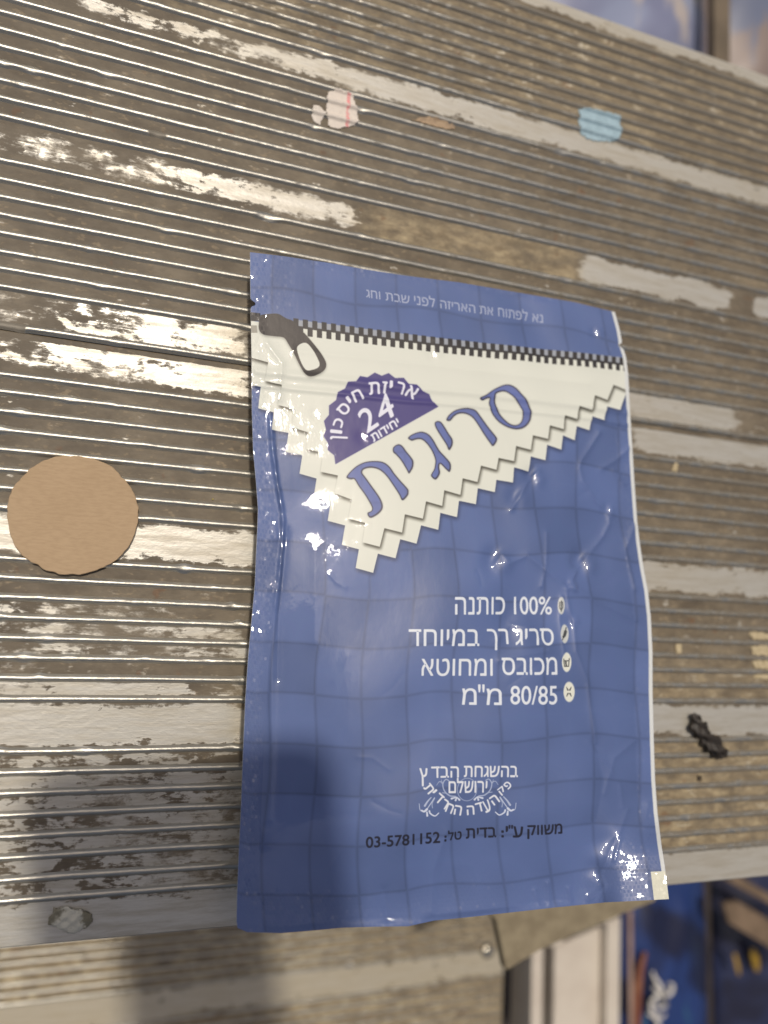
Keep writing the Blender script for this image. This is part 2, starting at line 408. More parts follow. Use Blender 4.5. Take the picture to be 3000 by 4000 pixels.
def stroke(M, pts, r0, r1=None, val=1.0, n=8):
    """tapering pen stroke through pts"""
    a = np.array(pts, float)
    if len(a) > 2:
        ext = np.vstack([2 * a[0] - a[1], a, 2 * a[-1] - a[-2]]); o = []
        for i in range(1, len(ext) - 2):
            for k in range(n):
                t = k / n; p0, p1, p2, p3 = ext[i - 1:i + 3]
                o.append(.5 * ((2 * p1) + (-p0 + p2) * t + (2 * p0 - 5 * p1 + 4 * p2 - p3) * t * t + (-p0 + 3 * p1 - 3 * p2 + p3) * t ** 3))
        o.append(a[-1]); a = np.array(o)
    r1 = r0 if r1 is None else r1
    rr = np.linspace(r0, r1, len(a))
    a = a - (OX, OY); pad = max(r0, r1) + 2
    x0, y0 = np.maximum(np.floor(a.min(0) - pad), 0).astype(int); x1, y1 = np.ceil(a.max(0) + pad).astype(int)
    X_, Y_ = np.meshgrid(np.arange(x0, x1) + .5, np.arange(y0, y1) + .5)
    best = np.full(X_.shape, -1e9)
    for i in range(len(a) - 1):
        d = a[i + 1] - a[i]; L2 = max(d @ d, 1e-9)
        t = np.clip(((X_ - a[i, 0]) * d[0] + (Y_ - a[i, 1]) * d[1]) / L2, 0, 1)
        q = rr[i] + (rr[i + 1] - rr[i]) * t - np.hypot(X_ - a[i, 0] - d[0] * t, Y_ - a[i, 1] - d[1] * t)
        best = np.maximum(best, q)
    s = M[y0:y1, x0:x1]; M[y0:y1, x0:x1] = np.maximum(s, np.clip(best + .5, 0, 1)[:s.shape[0], :s.shape[1]] * val)
_tx = {}
def text_edges(txt, bold=0.0):
    k = (txt, bold)
    if k in _tx: return _tx[k]
    cu = bpy.data.curves.new('lettering', 'FONT'); cu.body = txt; cu.size = 1; cu.offset = bold; cu.resolution_u = 6; cu.fill_mode = 'NONE'
    ob = bpy.data.objects.new('lettering', cu); C.objects.link(ob)
    bpy.context.view_layer.update()
    dg = bpy.context.evaluated_depsgraph_get(); me = ob.evaluated_get(dg).to_mesh()
    v = np.array([p.co[:2] for p in me.vertices]); t = np.array([[v[i] for i in e.vertices] for e in me.edges])
    bpy.data.objects.remove(ob); bpy.data.curves.remove(cu)
    lo, hi = t.reshape(-1, 2).min(0), t.reshape(-1, 2).max(0); t = (t - lo) / (hi - lo)
    _tx[k] = t; return t
def put(txt, BL, BR, TL, bold=0.0, heb=True):
    """lettering fitted to the parallelogram BL, BR, TL; Hebrew is given in reading order"""
    t = text_edges(txt[::-1] if heb else txt, bold)
    BL, BR, TL = map(np.array, (BL, BR, TL))
    return [BL + t[..., :1] * (BR - BL) + t[..., 1:] * (TL - BL)]
def zput(txt, x0, x1, y0, y1, o, s, bold=0.0, heb=True, dy=0.0):
    """box in a magnified crop (origin o, scale s): x0..x1, top y0, bottom y1; dy = rise of the left end"""
    q = lambda x, y: (o[0] + x * s, o[1] + y * s)
    return put(txt, q(x0, y1 + dy), q(x1, y1), q(x0, y0 + dy), bold, heb)
def over(img, m, col):
    m = m[..., None]; return img * (1 - m) + np.array(col, np.float32) / 255 * m

BLUE = (90, 107, 153); BLUE_D = (74, 92, 152); CREAM = (220, 221, 209); INK = (52, 48, 46); PURPLE = (76, 68, 124)
def draw_print():
    img = np.zeros((CH, CW, 3), np.float32) + np.array(BLUE, np.float32) / 255
    Yg, Xg = np.mgrid[0:CH, 0:CW].astype(np.float32); Xg += OX; Yg += OY
    # squared ground pattern: joint lines follow the sheet's own perspective-free grid (built in u, v further down)
    s = .5425
    A, B_, D_ = (900, 950), (1700, 1050), (900, 1500)
    z1 = lambda p: zz(p, *A, s); z2 = lambda p: zz(p, *B_, s); z3 = lambda p: zz(p, *D_, s)
    zip_line = [(900, 1243), (1165, 1277), (1400, 1308), (1700, 1346), (1900, 1368), (2100, 1388), (2300, 1408), (2440, 1424), (2640, 1446)]
    up = [(x, y - 27) for x, y in zip_line]; mid = list(zip_line)
    outer = z3([(200, 175), (312, 205), (295, 330), (418, 352), (398, 490), (518, 512), (498, 645), (622, 680), (603, 810), (722, 848), (700, 985), (826, 1018), (802, 1158), (925, 1190), (902, 1325), (1030, 1360), (1062, 1222), (1190, 1255), (1222, 1118), (1340, 1150), (1372, 1018), (1497, 1050), (1512, 928)]) + \
        z2([(158, 1788), (172, 1670), (295, 1695), (308, 1580), (430, 1608), (440, 1520), (558, 1540), (568, 1430), (680, 1458), (692, 1350), (795, 1378), (805, 1268), (905, 1303), (918, 1200), (1005, 1235), (1022, 1132), (1112, 1162), (1130, 1062), (1215, 1092), (1235, 992), (1330, 1018), (1372, 905), (1470, 935), (1480, 830)])
    outer = [(900, 1490), (1018, 1512)] + outer
    inner = z1([(0, 790), (155, 825), (272, 858), (248, 990), (368, 1022), (342, 1165), (462, 1195), (440, 1325), (560, 1362), (545, 1480), (668, 1510), (650, 1645), (775, 1672), (752, 1800)]) + \
        z3([(875, 832), (850, 970), (972, 1000), (952, 1140), (1075, 1172), (1108, 1038), (1235, 1070), (1255, 938), (1385, 970), (1408, 845), (1525, 878), (1540, 765)]) + \
        z2([(182, 1628), (198, 1508), (305, 1535), (330, 1417), (440, 1447), (455, 1362), (568, 1385), (585, 1275), (692, 1302), (705, 1198), (810, 1225), (822, 1128), (925, 1155), (932, 1055), (1022, 1082), (1038, 988), (1128, 1018), (1150, 910), (1240, 945), (1285, 835), (1375, 872), (1500, 905)])
    mo = tri_mask(poly_tris([mid[::-1] + outer])); mi = tri_mask(poly_tris([mid[::-1] + inner]))
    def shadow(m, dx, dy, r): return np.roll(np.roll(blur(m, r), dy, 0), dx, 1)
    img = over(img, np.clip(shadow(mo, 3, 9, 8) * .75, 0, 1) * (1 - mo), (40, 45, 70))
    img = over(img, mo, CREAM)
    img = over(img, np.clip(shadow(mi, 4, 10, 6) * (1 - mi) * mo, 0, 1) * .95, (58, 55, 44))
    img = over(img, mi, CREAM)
    # zip: two rows of teeth
    W_ = np.zeros((CH, CW), np.float32); K = np.zeros((CH, CW), np.float32)
    zl = np.array(zip_line)
    def zy(x): return float(np.interp(x, zl[:, 0], zl[:, 1]))
    band = tri_mask(poly_tris([[(x, y - 27) for x, y in zip_line if x > 1000][::-1] + [(x, y) for x, y in zip_line if x > 1000]]))
    img = over(img, band * .75, (176, 176, 172))
    x = 1156.0; tr = []
    while x < 2470:
        p = 37 - 7 * (x - 1156) / 1274; h = 32 - 6 * (x - 1156) / 1274
        for dx, a, b in ((0, -h, 3), (p / 2, -3, h)):
            w = p * .27; q = [(x + dx - w, zy(x + dx - w) + a), (x + dx + w, zy(x + dx + w) + a), (x + dx + w, zy(x + dx + w) + b), (x + dx - w, zy(x + dx - w) + b)]
            tr += poly_tris([q])
        x += p
    img = over(img, tri_mask(tr), INK)
    stroke(K, [(x, y) for x, y in zip_line if 1150 < x < 2500], 4)
    sl = smooth_loop(z1([(205, 575), (215, 522), (260, 512), (340, 508), (400, 540), (450, 560), (490, 610), (535, 650), (600, 725), (655, 800), (688, 860), (682, 905), (640, 940), (580, 962), (540, 945), (500, 880), (460, 800), (420, 730), (385, 680), (320, 670), (240, 658), (208, 625)]), 4)
    ho = smooth_loop(z1([(478, 755), (505, 725), (545, 718), (580, 750), (620, 815), (642, 865), (632, 895), (590, 912), (550, 915), (520, 880), (490, 810)]), 4)
    img = over(img, K, INK)
    img = over(img, np.clip(shadow(tri_mask(poly_tris([sl])), 0, 5, 5) * .5, 0, 1), (90, 88, 80))
    hm = tri_mask(poly_tris([ho])); sm_ = tri_mask(poly_tris([sl])) * (1 - hm)
    img = over(img, hm, CREAM); img = over(img, sm_, (62, 56, 52))
    bl = tri_mask(poly_tris([z1([(100, 492), (215, 505), (212, 560), (100, 560)])])); img = over(img, bl, INK)
    g = tri_mask(poly_tris([z1([(100, 590), (190, 592), (195, 645), (100, 645)])])); img = over(img, g * .6, (120, 112, 100))
    # badge
    zb = lambda p: zz(p, 1250, 1420, .3014)
    bd = tri_mask(poly_tris([zb([(200, 1305), (185, 1190), (100, 1120), (105, 1030), (45, 940), (80, 860), (52, 745), (118, 665), (118, 545), (210, 475), (228, 375), (325, 325), (360, 240), (465, 235), (520, 163), (615, 180), (710, 118), (800, 160), (890, 125), (975, 190), (1085, 185), (1150, 265), (1255, 275), (1325, 360), (1415, 400), (1450, 490), (1532, 560)])]))
    img = over(img, blur(bd, 3) * (1 - bd) * .6, (120, 116, 150)); img = over(img, bd, PURPLE)
    T = []
    for ch, cx, cy, ang, w, h in (('א', 1188, 372, 27, 130, 150), ('ר', 1040, 318, 14, 95, 150), ('י', 920, 272, 6, 34, 95), ('ז', 838, 312, 2, 62, 150), ('ת', 700, 322, -6, 135, 155),
                                  ('ח', 484, 415, -26, 120, 145), ('י', 372, 468, -36, 34, 90), ('ס', 308, 592, -48, 140, 140), ('כ', 238, 768, -72, 105, 120), ('ו', 210, 882, -84, 36, 150), ('ן', 246, 966, -87, 36, 225)):
        a = math.radians(ang); ex = np.array([math.cos(a), math.sin(a)]) * w; ey = np.array([math.sin(a), -math.cos(a)]) * h
        c = np.array([cx, cy]); bl_, br_, tl_ = c - ex / 2 - ey / 2, c + ex / 2 - ey / 2, c - ex / 2 + ey / 2
        T += put(ch, *zb([bl_, br_, tl_]), bold=.022)
    T += put('2', *zb([(610, 905), (765, 800), (475, 640)]), bold=.01, heb=False)
    T += put('4', *zb([(800, 790), (985, 655), (700, 500)]), bold=.01, heb=False)
    T += put('יחידות', *zb([(697, 1018), (1040, 795), (650, 930)]), bold=.008)
    m = np.clip(blur(glyph_mask(T), 2) * 2.2, 0, 1); img = over(img, shadow(m, 2, 4, 3) * .5 * bd, (40, 36, 80)); img = over(img, m, (226, 226, 236))
    # big name
    zc = lambda p: smooth_loop(zz(p, 1300, 1450, .5124), 5)
    big = [[[(1120, 205), (1165, 182), (1230, 138), (1300, 106), (1350, 103), (1400, 130), (1450, 190), (1490, 250), (1510, 310), (1508, 370), (1480, 415), (1440, 438), (1390, 442), (1330, 425), (1270, 390), (1225, 340), (1200, 290), (1190, 245), (1195, 208), (1168, 212), (1140, 224)],
            [(1245, 172), (1290, 155), (1330, 162), (1380, 205), (1425, 265), (1447, 320), (1445, 370), (1425, 400), (1390, 410), (1345, 395), (1290, 345), (1255, 290), (1240, 240), (1238, 200)]],
           [[(866, 370), (885, 335), (930, 300), (990, 283), (1040, 283), (1090, 300), (1130, 350), (1180, 420), (1240, 495), (1252, 520), (1240, 550), (1218, 572), (1195, 545), (1150, 480), (1100, 400), (1060, 350), (1010, 325), (960, 325), (925, 345), (900, 375), (880, 380)]],
           [[(778, 410), (780, 390), (800, 380), (825, 388), (850, 420), (880, 470), (910, 515), (915, 550), (905, 580), (885, 602), (865, 560), (820, 490), (790, 440)]],
           [[(573, 510), (600, 485), (650, 465), (690, 463), (735, 485), (770, 530), (810, 600), (850, 645), (890, 690), (900, 715), (900, 745), (888, 768), (865, 750), (820, 706), (812, 735), (818, 775), (800, 812), (778, 826), (750, 800), (755, 778), (772, 750), (779, 720), (782, 680), (770, 640), (745, 590), (710, 545), (675, 520), (640, 520), (605, 530), (590, 525)]],
           [[(458, 600), (462, 580), (485, 562), (510, 558), (535, 575), (560, 610), (600, 660), (615, 690), (612, 730), (600, 755), (580, 780), (560, 745), (520, 680), (480, 635), (462, 620)]],
           [[(105, 805), (130, 770), (180, 725), (240, 695), (310, 685), (380, 692), (430, 725), (470, 780), (520, 840), (570, 895), (578, 920), (570, 950), (530, 985), (505, 940), (460, 870), (410, 800), (360, 755), (310, 738), (270, 738), (235, 750), (225, 775), (250, 810), (300, 880), (350, 950), (375, 1000), (380, 1040), (365, 1070), (330, 1100), (290, 1118), (270, 1105), (265, 1080), (290, 1068), (300, 1050), (290, 1020), (250, 950), (200, 880), (165, 825), (140, 825), (115, 818)]]]
    m = np.zeros((CH, CW), np.float32)
    for L_ in big: m = np.maximum(m, tri_mask(poly_tris([zc(l) for l in L_])))
    img = over(img, blur(m, 4) * .5, (120, 118, 110)); img = over(img, m, (66, 64, 84))
    img = over(img, sst(blur(np.roll(np.roll(m, -1, 1), -1, 0), 4), .84, .96).astype(np.float32), (100, 112, 168))
    # top line and bullet lines
    T = []
    words = ['וחג', 'שבת', 'לפני', 'האריזה', 'את', 'לפתוח', 'נא']; spans = [(975, 1080), (1115, 1292), (1322, 1475), (1510, 1659 + 80), (0, 0), (0, 0), (0, 0)]
    e = [(1429, 1486), (1505, 1601), (1617, 1700), (1719, 1857), (1872, 1926), (1944, 2064), (2080, 2122)]
    for w_, (a, b) in zip(words, e):
        yb = lambda x: 1162 + (x - 1429) * .143
        lam = 12 if w_[0] == 'ל' else 0
        T += put(w_, (a + 2, yb(a)), (b, yb(b)), (a, yb(a) - 31 - lam), bold=.0)
    img = over(img, glyph_mask(T) * .8, (196, 200, 216))
    o, sc = (1500, 2200), .66305
    T = []
    T += zput('כותנה', 415, 724, 200, 302, o, sc); T += zput('100%', 783, 1000, 198, 303, o, sc, heb=False)
    T += zput('במיוחד', 147, 560, 388, 487, o, sc); T += zput('רך', 608, 738, 388, 512, o, sc); T += zput('סריג', 780, 1006, 386, 484, o, sc)
    T += zput('ומחוטא', 222, 640, 562, 665, o, sc); T += zput('מכובס', 692, 1020, 555, 658, o, sc)
    T += zput('מ', 463, 545, 738, 834, o, sc); T += zput('מ', 603, 690, 738, 834, o, sc); T += zput('"', 556, 592, 715, 760, o, sc, heb=False)
    T += zput('80/85', 742, 1017, 722, 831, o, sc, heb=False)
    m = glyph_mask(T); m = np.clip(blur(m, 1) * 1.7, 0, 1)
    img = over(img, m, (222, 226, 232))
    for i, (cx, cy, rx, ry) in enumerate(((1049, 250, 19, 52), (1067, 416, 23, 56), (1078, 583, 28, 58), (1092, 758, 35, 60))):
        x_, y_ = o[0] + cx * sc, o[1] + cy * sc; rx *= sc; ry *= sc
        q = np.hypot((Xg - x_) / rx, (Yg - y_) / ry)
        img = over(img, (1 - sst(q, .9, 1.08)).astype(np.float32), (200, 202, 198) if i < 2 else (226, 226, 212))
        K = np.zeros((CH, CW), np.float32)
        if i == 0:
            stroke(K, [(x_ - 5, y_ - 14), (x_ - 6, y_ + 8), (x_, y_ + 16), (x_ + 6, y_ + 6), (x_ + 5, y_ - 14)], 1.6); stroke(K, [(x_, y_ - 18), (x_, y_ + 22)], 1.8)
        elif i == 1:
            stroke(K, [(x_ + 7, y_ - 24), (x_ + 2, y_ - 4), (x_ - 2, y_ + 8), (x_ - 9, y_ + 24)], 2, 2); stroke(K, [(x_ + 4, y_ - 8), (x_, y_ + 6), (x_ - 4, y_ + 12)], 6, 5)
        elif i == 2:
            stroke(K, [(x_ - 11, y_ - 12), (x_ - 8, y_ + 17), (x_ + 8, y_ + 17), (x_ + 11, y_ - 14)], 1.8, n=1); stroke(K, [(x_ - 8, y_ - 5), (x_ + 8, y_ - 5)], 2); stroke(K, [(x_ - 3, y_ - 3), (x_ - 1, y_ + 14)], 3)
        else:
            for a_, b_ in ((-1, -1), (1, -1), (-1, 1), (1, 1)): stroke(K, [(x_ + a_ * 4, y_ + b_ * 7), (x_ + a_ * 10, y_ + b_ * 18)], 3, 1.2)
        img = over(img, K, (70, 72, 74))
    # supervision emblem
    o, sc = (1600, 2960), .2773
    q = lambda x, y: (o[0] + x * sc, o[1] + y * sc)
    T = zput('בהשגחת', 768, 1525, 116, 274, o, sc, .02); T += zput('הבד', 305, 692, 122, 276, o, sc, .02, dy=4); T += zput('ץ', 138, 248, 148, 395, o, sc, .02)
    T += zput('ירושלם', 550, 1102, 285, 496, o, sc, .02)
    for ch, cx, cy, ang, w, h in (('ת', 268, 430, 52, 115, 120), ('י', 350, 470, 50, 26, 70), ('ד', 412, 568, 42, 100, 130), ('ר', 492, 650, 33, 82, 130), ('ח', 565, 712, 22, 100, 130), ('ה', 686, 742, 10, 105, 135),
                                  ('ה', 868, 745, -4, 105, 130), ('ד', 994, 705, -14, 100, 130), ('ע', 1105, 690, -22, 95, 170), ('ה', 1210, 600, -36, 100, 130), ('ק', 1312, 470, -40, 90, 110), ('פ', 1388, 388, -46, 80, 100)):
        a = math.radians(ang); ex = np.array([math.cos(a), math.sin(a)]) * w; ey = np.array([math.sin(a), -math.cos(a)]) * h; c = np.array([cx, cy])
        T += put(ch, q(*(c - ex / 2 - ey / 2)), q(*(c + ex / 2 - ey / 2)), q(*(c - ex / 2 + ey / 2)), bold=.03)
    img = over(img, np.clip(blur(glyph_mask(T), 1) * 1.9, 0, 1), (222, 224, 230))
    K = np.zeros((CH, CW), np.float32)
    th = np.linspace(0, 2 * math.pi, 24)
    stroke(K, [q(815 + 140 * math.cos(t), 450 + 160 * math.sin(t)) for t in th], 1.7, val=.45)
    for sx in (-1, 1):
        Q = lambda x, y: q(815 + sx * x, y)
        stroke(K, [Q(265, 320), (Q(310, 305)), Q(350, 370), Q(330, 460), Q(260, 530), Q(170, 545)], 2, 2.6, .6); stroke(K, [Q(350, 350), Q(400, 335), Q(440, 385)], 2.4, 1, .55)
        stroke(K, [Q(360, 490), Q(300, 500), Q(250, 535)], 1.4, 2.6, .6); stroke(K, [Q(370, 310), Q(362, 360)], 1.2, 2, .5)
        for a_, b_ in ((225, 575), (165, 600), (110, 595)): stroke(K, [Q(150, 555), Q(a_, b_)], 2, 4, .9)
        stroke(K, [Q(690, 640), Q(675, 730), Q(610, 750), Q(560, 690), Q(470, 560)], 1.2, 2, .8); stroke(K, [Q(655, 735), Q(620, 750), Q(580, 720)], 3, 4.5, .95)
        stroke(K, [Q(410, 775), Q(465, 815), Q(530, 780), Q(545, 745)], 2, 3.5, .95); stroke(K, [Q(575, 810), Q(580, 760)], 4, 3, .95)
        stroke(K, [Q(610, 670), Q(570, 610), Q(520, 555)], 4, 2, .7); stroke(K, [Q(500, 700), Q(505, 640), Q(470, 570)], 2, 2, .5)
    img = over(img, K, (214, 220, 234))
    # black distributor line
    o, sc = (1300, 2850), .6028
    T = zput('03-5781152', 215, 690, 660, 730, o, sc, .012, heb=False, dy=36)
    T += zput('טל', 745, 836, 648, 712, o, sc, .015, dy=6); T += zput('בדית', 868, 1063, 637, 700, o, sc, .015, dy=8)
    T += zput('י', 1128, 1140, 630, 665, o, sc, .015); T += zput('"', 1146, 1170, 622, 645, o, sc, .015, heb=False); T += zput('ע', 1172, 1232, 630, 700, o, sc, .015); T += zput('משווק', 1262, 1482, 608, 695, o, sc, .015, dy=12)
    for cx, cy in ((726, 690), (726, 715), (1106, 665), (1106, 695)): T.append((lambda q: np.stack([q, np.roll(q, -1, 0)], 1))(np.array([(o[0] + (cx + a) * sc, o[1] + (cy + b) * sc) for a, b in ((-6, -6), (6, -6), (6, 6), (-6, 6))])))
    m = np.clip(blur(glyph_mask(T), 1) * 2.6, 0, 1)
    img = over(img, m, (34, 34, 48))
    return img
TW, TH = 1400, 2300
def make_print_image():
    img = draw_print()
    v, u = np.mgrid[0:TH, 0:TW]; u = (u + .5) / TW; v = (v + .5) / TH
    p = coons(u, v); fx = np.clip(p[..., 0] - OX - .5, 0, CW - 2); fy = np.clip(p[..., 1] - OY - .5, 0, CH - 2)
    ix, iy = fx.astype(int), fy.astype(int); ax, ay = (fx - ix)[..., None], (fy - iy)[..., None]
    o = (img[iy, ix] * (1 - ax) + img[iy, ix + 1] * ax) * (1 - ay) + (img[iy + 1, ix] * (1 - ax) + img[iy + 1, ix + 1] * ax) * ay
    # squares of the ground pattern, only where the blue ground shows
    d = np.abs(o - np.array(BLUE) / 255).sum(-1); ground = 1 - sst(d, .02, .2)
    NU, NV = 8.9, 13.4
    uu = u * NU + .45 + .05 * np.sin(v * 23); vv = v * NV + .3 + .06 * np.sin(u * 17)
    cu, cv = np.floor(uu), np.floor(vv); fu, fv = np.abs(uu - cu - .5) * 2, np.abs(vv - cv - .5) * 2
    line = np.maximum(sst(fu, .88, 1.0), sst(fv, .89, 1.0)) * .09
    h = np.sin(cu * 12.9898 + cv * 78.233) * 43758.5453; h = h - np.floor(h)
    shade = 1 - (line + (h - .5) * .09 + .05 * (fu * fv)) * ground
    o = o * shade[..., None]
    # unprinted white rim on the right and its square corner
    o[:, u[0] > .9905] = np.array((214, 216, 214)) / 255
    o[(u > .966) & (v > .952)] = np.array((222, 220, 200)) / 255
    a = np.ones((TH, TW, 4), np.float32); a[..., :3] = np.clip(o, 0, 1)
    im = bpy.data.images.new('pouch_print', TW, TH); im.pixels.foreach_set(a[::-1].ravel()); im.update(); im.pack()
    return im

m = MB('printed_glossy_film')
uvn = m.N.new('ShaderNodeUVMap'); uvn.uv_map = 'print'
tex = m.N.new('ShaderNodeTexImage'); tex.image = make_print_image(); tex.interpolation = 'Cubic'
m.L.new(uvn.outputs[0], tex.inputs[0])
seal = m.attr('seal')
sepuv = m.n('ShaderNodeSeparateXYZ'); m.L.new(uvn.outputs[0], sepuv.inputs[0])
ju = m.math('MULTIPLY', sepuv.outputs[0], 118 * 2 * math.pi); jv = m.math('MULTIPLY', sepuv.outputs[1], 150 * 2 * math.pi)
# heat-crimped seal: little rectangular dimples, each with its own slight tilt
NCU, NCV = 105.0, 150.0
rowi = m.math('FLOOR', m.math('MULTIPLY', sepuv.outputs[1], NCV))
ux = m.math('ADD', m.math('MULTIPLY', sepuv.outputs[0], NCU), m.math('MULTIPLY', m.math('MODULO', rowi, 2.0), .5)); coli = m.math('FLOOR', ux)
cmb = m.n('ShaderNodeCombineXYZ', X=coli, Y=rowi); wno = m.N.new('ShaderNodeTexWhiteNoise'); wno.noise_dimensions = '2D'; m.L.new(cmb.outputs[0], wno.inputs['Vector'])
fx_ = m.math('FRACT', ux); fy_ = m.math('FRACT', m.math('MULTIPLY', sepuv.outputs[1], NCV))
inc = m.math('MULTIPLY', m.math('LESS_THAN', m.math('ABSOLUTE', m.math('SUBTRACT', fx_, .5)), .30), m.math('LESS_THAN', m.math('ABSOLUTE', m.math('SUBTRACT', fy_, .5)), .36))
vs = m.N.new('ShaderNodeVectorMath'); vs.operation = 'SUBTRACT'; m.L.new(wno.outputs['Color'], vs.inputs[0]); vs.inputs[1].default_value = (.5, .5, .5)
vsc = m.N.new('ShaderNodeVectorMath'); vsc.operation = 'SCALE'; m.L.new(vs.outputs[0], vsc.inputs[0]); m.put(vsc.inputs['Scale'], m.math('MULTIPLY', m.math("MULTIPLY", inc, seal), .34))
mp = m.N.new('ShaderNodeMapping'); m.L.new(uvn.outputs[0], mp.inputs[0]); mp.inputs['Scale'].default_value = (1, .02, 1)
lay = m.noise(mp.outputs[0], 900, 2, .5)
wob = m.noise(uvn.outputs[0], 26, 3, .5)
b1 = m.bump(lay, 0.000014, 1.0); b3a = m.bump(wob, 0.00016, 1.0, b1); bd_ = m.bump(m.math('MULTIPLY', inc, seal), 0.00003, .5)
vad = m.N.new('ShaderNodeVectorMath'); vad.operation = 'ADD'; m.L.new(b3a, vad.inputs[0]); m.L.new(vsc.outputs[0], vad.inputs[1])
vno = m.N.new('ShaderNodeVectorMath'); vno.operation = 'NORMALIZE'; m.L.new(vad.outputs[0], vno.inputs[0]); b3 = vno.outputs[0]
m.set(Base__Color=tex.outputs[0], Roughness=0.52, Specular__IOR__Level=0.25, Coat__Weight=1.0, Coat__Roughness=0.045, Normal=bd_)
m.put(m.b.inputs['Coat Normal'], b3)
MAT_FILM = m.m
m = MB('back_film'); MAT_BACK = m.set(Base__Color=lin((206, 208, 206)), Roughness=.3, Coat__Weight=.5, Coat__Roughness=.1)

def seg_field(px, pts, w):
    """1 on a crease line, falling to 0 at w (photo pixels)"""
    d = np.full(px.shape[:-1], 1e9)
    a = np.array(pts, float)
    for i in range(len(a) - 1):
        e = a[i + 1] - a[i]; t = np.clip(((px - a[i]) @ e) / (e @ e), 0, 1)
        d = np.minimum(d, np.linalg.norm(px - a[i] - t[..., None] * e, axis=-1))
    return np.exp(-(d / w) ** 1.25)
NUu, NVv = 420, 640
uu, vv = np.meshgrid(np.linspace(0, 1, NUu), np.linspace(0, 1, NVv))
px_ = coons(uu, vv)
crease_u = np.interp(vv[:, 0], [0, .25, .33, .39, .43, .5, .6, 1], [.045, .048, .055, .066, .067, .058, .05, .05])[:, None]
def seam_z(u, v):
    z = (1 - u) * (1 - v) * .013 + u * (1 - v) * .015 + (1 - u) * v * .022 + u * v * .028
    rp = lambda t: np.where(t > 0, np.sqrt(t * t + .0004) - .02, 0)
    return z + .42 * .150 * rp(u - .835) * sst(v, .82, .93) + .31 * .200 * rp(v - .865) * sst(u, .78, .90) + .0015 * np.sin(v * 9 + 1) * sst(u, .7, 1)
s1 = np.clip((uu - crease_u) / .42, 0, 1); s2 = np.clip((.955 - uu) / .30, 0, 1)
Tm = .0064 * sst(vv, .10, .66) ** .9 * (1 - .8 * sst(vv, .82, .98)) + .0012 * sst(vv, .02, .1)
prof = (1 - (1 - s1) ** 1.55) * (1 - (1 - s2) ** 2.0)
zf = seam_z(uu, vv) + Tm * prof
wr = np.zeros_like(zf)
CR = [([(2340, 1690), (2302, 1750), (2268, 1800), (2261, 1831), (2275, 1880), (2324, 1950), (2356, 1983), (2380, 2021), (2382, 2045), (2360, 2095), (2300, 2175), (2230, 2270), (2222, 2300)], 11, .00062),
      ([(2104, 1842), (2058, 1885), (1996, 1991)], 10, .0006),
      ([(2213, 2300), (2223, 2379), (2239, 2429), (2249, 2545), (2296, 2664), (2330, 2900)], 10, .0006),
      ([(2133, 2080), (2133, 2200), (2123, 2290)], 9, .0004),
      ([(2227, 2291), (2330, 2350), (2480, 2420)], 16, .0006),
      ([(1930, 2210), (1960, 2165), (1990, 2200), (2060, 2170), (2210, 2290)], 14, .0005),
      ([(1940, 2500), (2000, 2440), (2060, 2450), (2150, 2540), (2040, 2560), (1950, 2580)], 16, .0004),
      ([(2196, 2330), (2190, 2420), (2205, 2560)], 8, .00035),
      ([(2470, 1740), (2400, 1800), (2350, 1830)], 12, .0005), ([(2395, 1840), (2440, 1890)], 10, .0005),
      ([(2480, 2050), (2440, 2150), (2480, 2300)], 14, .0005),
      ([(2330, 2900), (2360, 3050), (2330, 3200)], 30, -.0008), ([(2480, 2890), (2400, 2960), (2360, 3100)], 14, .0004), ([(2300, 2900), (2420, 3060), (2430, 3150)], 12, .0004),
      ([(2450, 3160), (2400, 3290), (2350, 3400)], 14, .0005), ([(2530, 3140), (2510, 3230)], 12, .0004), ([(2420, 3280), (2400, 3360)], 10, .0006), ([(2360, 3460), (2300, 3520)], 10, .0005),
      ([(1075, 2300), (1060, 2600), (1062, 2900), (1050, 3200)], 20, .0006), ([(1230, 2150), (1228, 2500)], 30, .00025), ([(1118, 2100), (1090, 2400), (1085, 2650)], 14, -.0004),
      ([(1700, 1330), (2100, 1400), (2400, 1450)], 16, .0003), ([(1150, 1370), (1600, 1420), (2300, 1500)], 18, .00025), ([(1040, 1340), (1100, 1420), (1090, 1560)], 14, .0005),
      ([(1740, 3250), (1690, 3400), (1680, 3560)], 26, .0006), ([(1500, 3480), (1520, 3600)], 26, -.0006), ([(2140, 3450), (2150, 3545)], 8, .0005), ([(2220, 3470), (2235, 3540)], 8, .0005), ([(2090, 3480), (2110, 3550)], 8, .0004)]
_rc = np.random.default_rng(21)
for _ in range(26):           # fine crinkles of a stiff film
    q0 = np.array([_rc.uniform(1080, 2500), _rc.uniform(1500, 3400)]) if _ % 3 else np.array([_rc.uniform(2150, 2540), _rc.uniform(1700, 3400)])
    an = _rc.uniform(0, 6.28); L_ = _rc.uniform(40, 150); d_ = np.array([math.cos(an), math.sin(an)]) * L_
    CR.append(([tuple(q0), tuple(q0 + d_ * .5 + _rc.normal(0, 10, 2)), tuple(q0 + d_)], _rc.uniform(8, 16), _rc.choice([-1, 1]) * _rc.uniform(.00004, .00013)))
for pts, w, a in CR:
    q_ = np.array(pts, float); lo_ = q_.min(0) - 4 * w; hi_ = q_.max(0) + 4 * w
    sel = (px_[..., 0] > lo_[0]) & (px_[..., 0] < hi_[0]) & (px_[..., 1] > lo_[1]) & (px_[..., 1] < hi_[1])
    jj, ii = np.nonzero(sel)
    if len(jj): sl_ = (slice(jj.min(), jj.max() + 1), slice(ii.min(), ii.max() + 1)); wr[sl_] += a * seg_field(px_[sl_], pts, w)
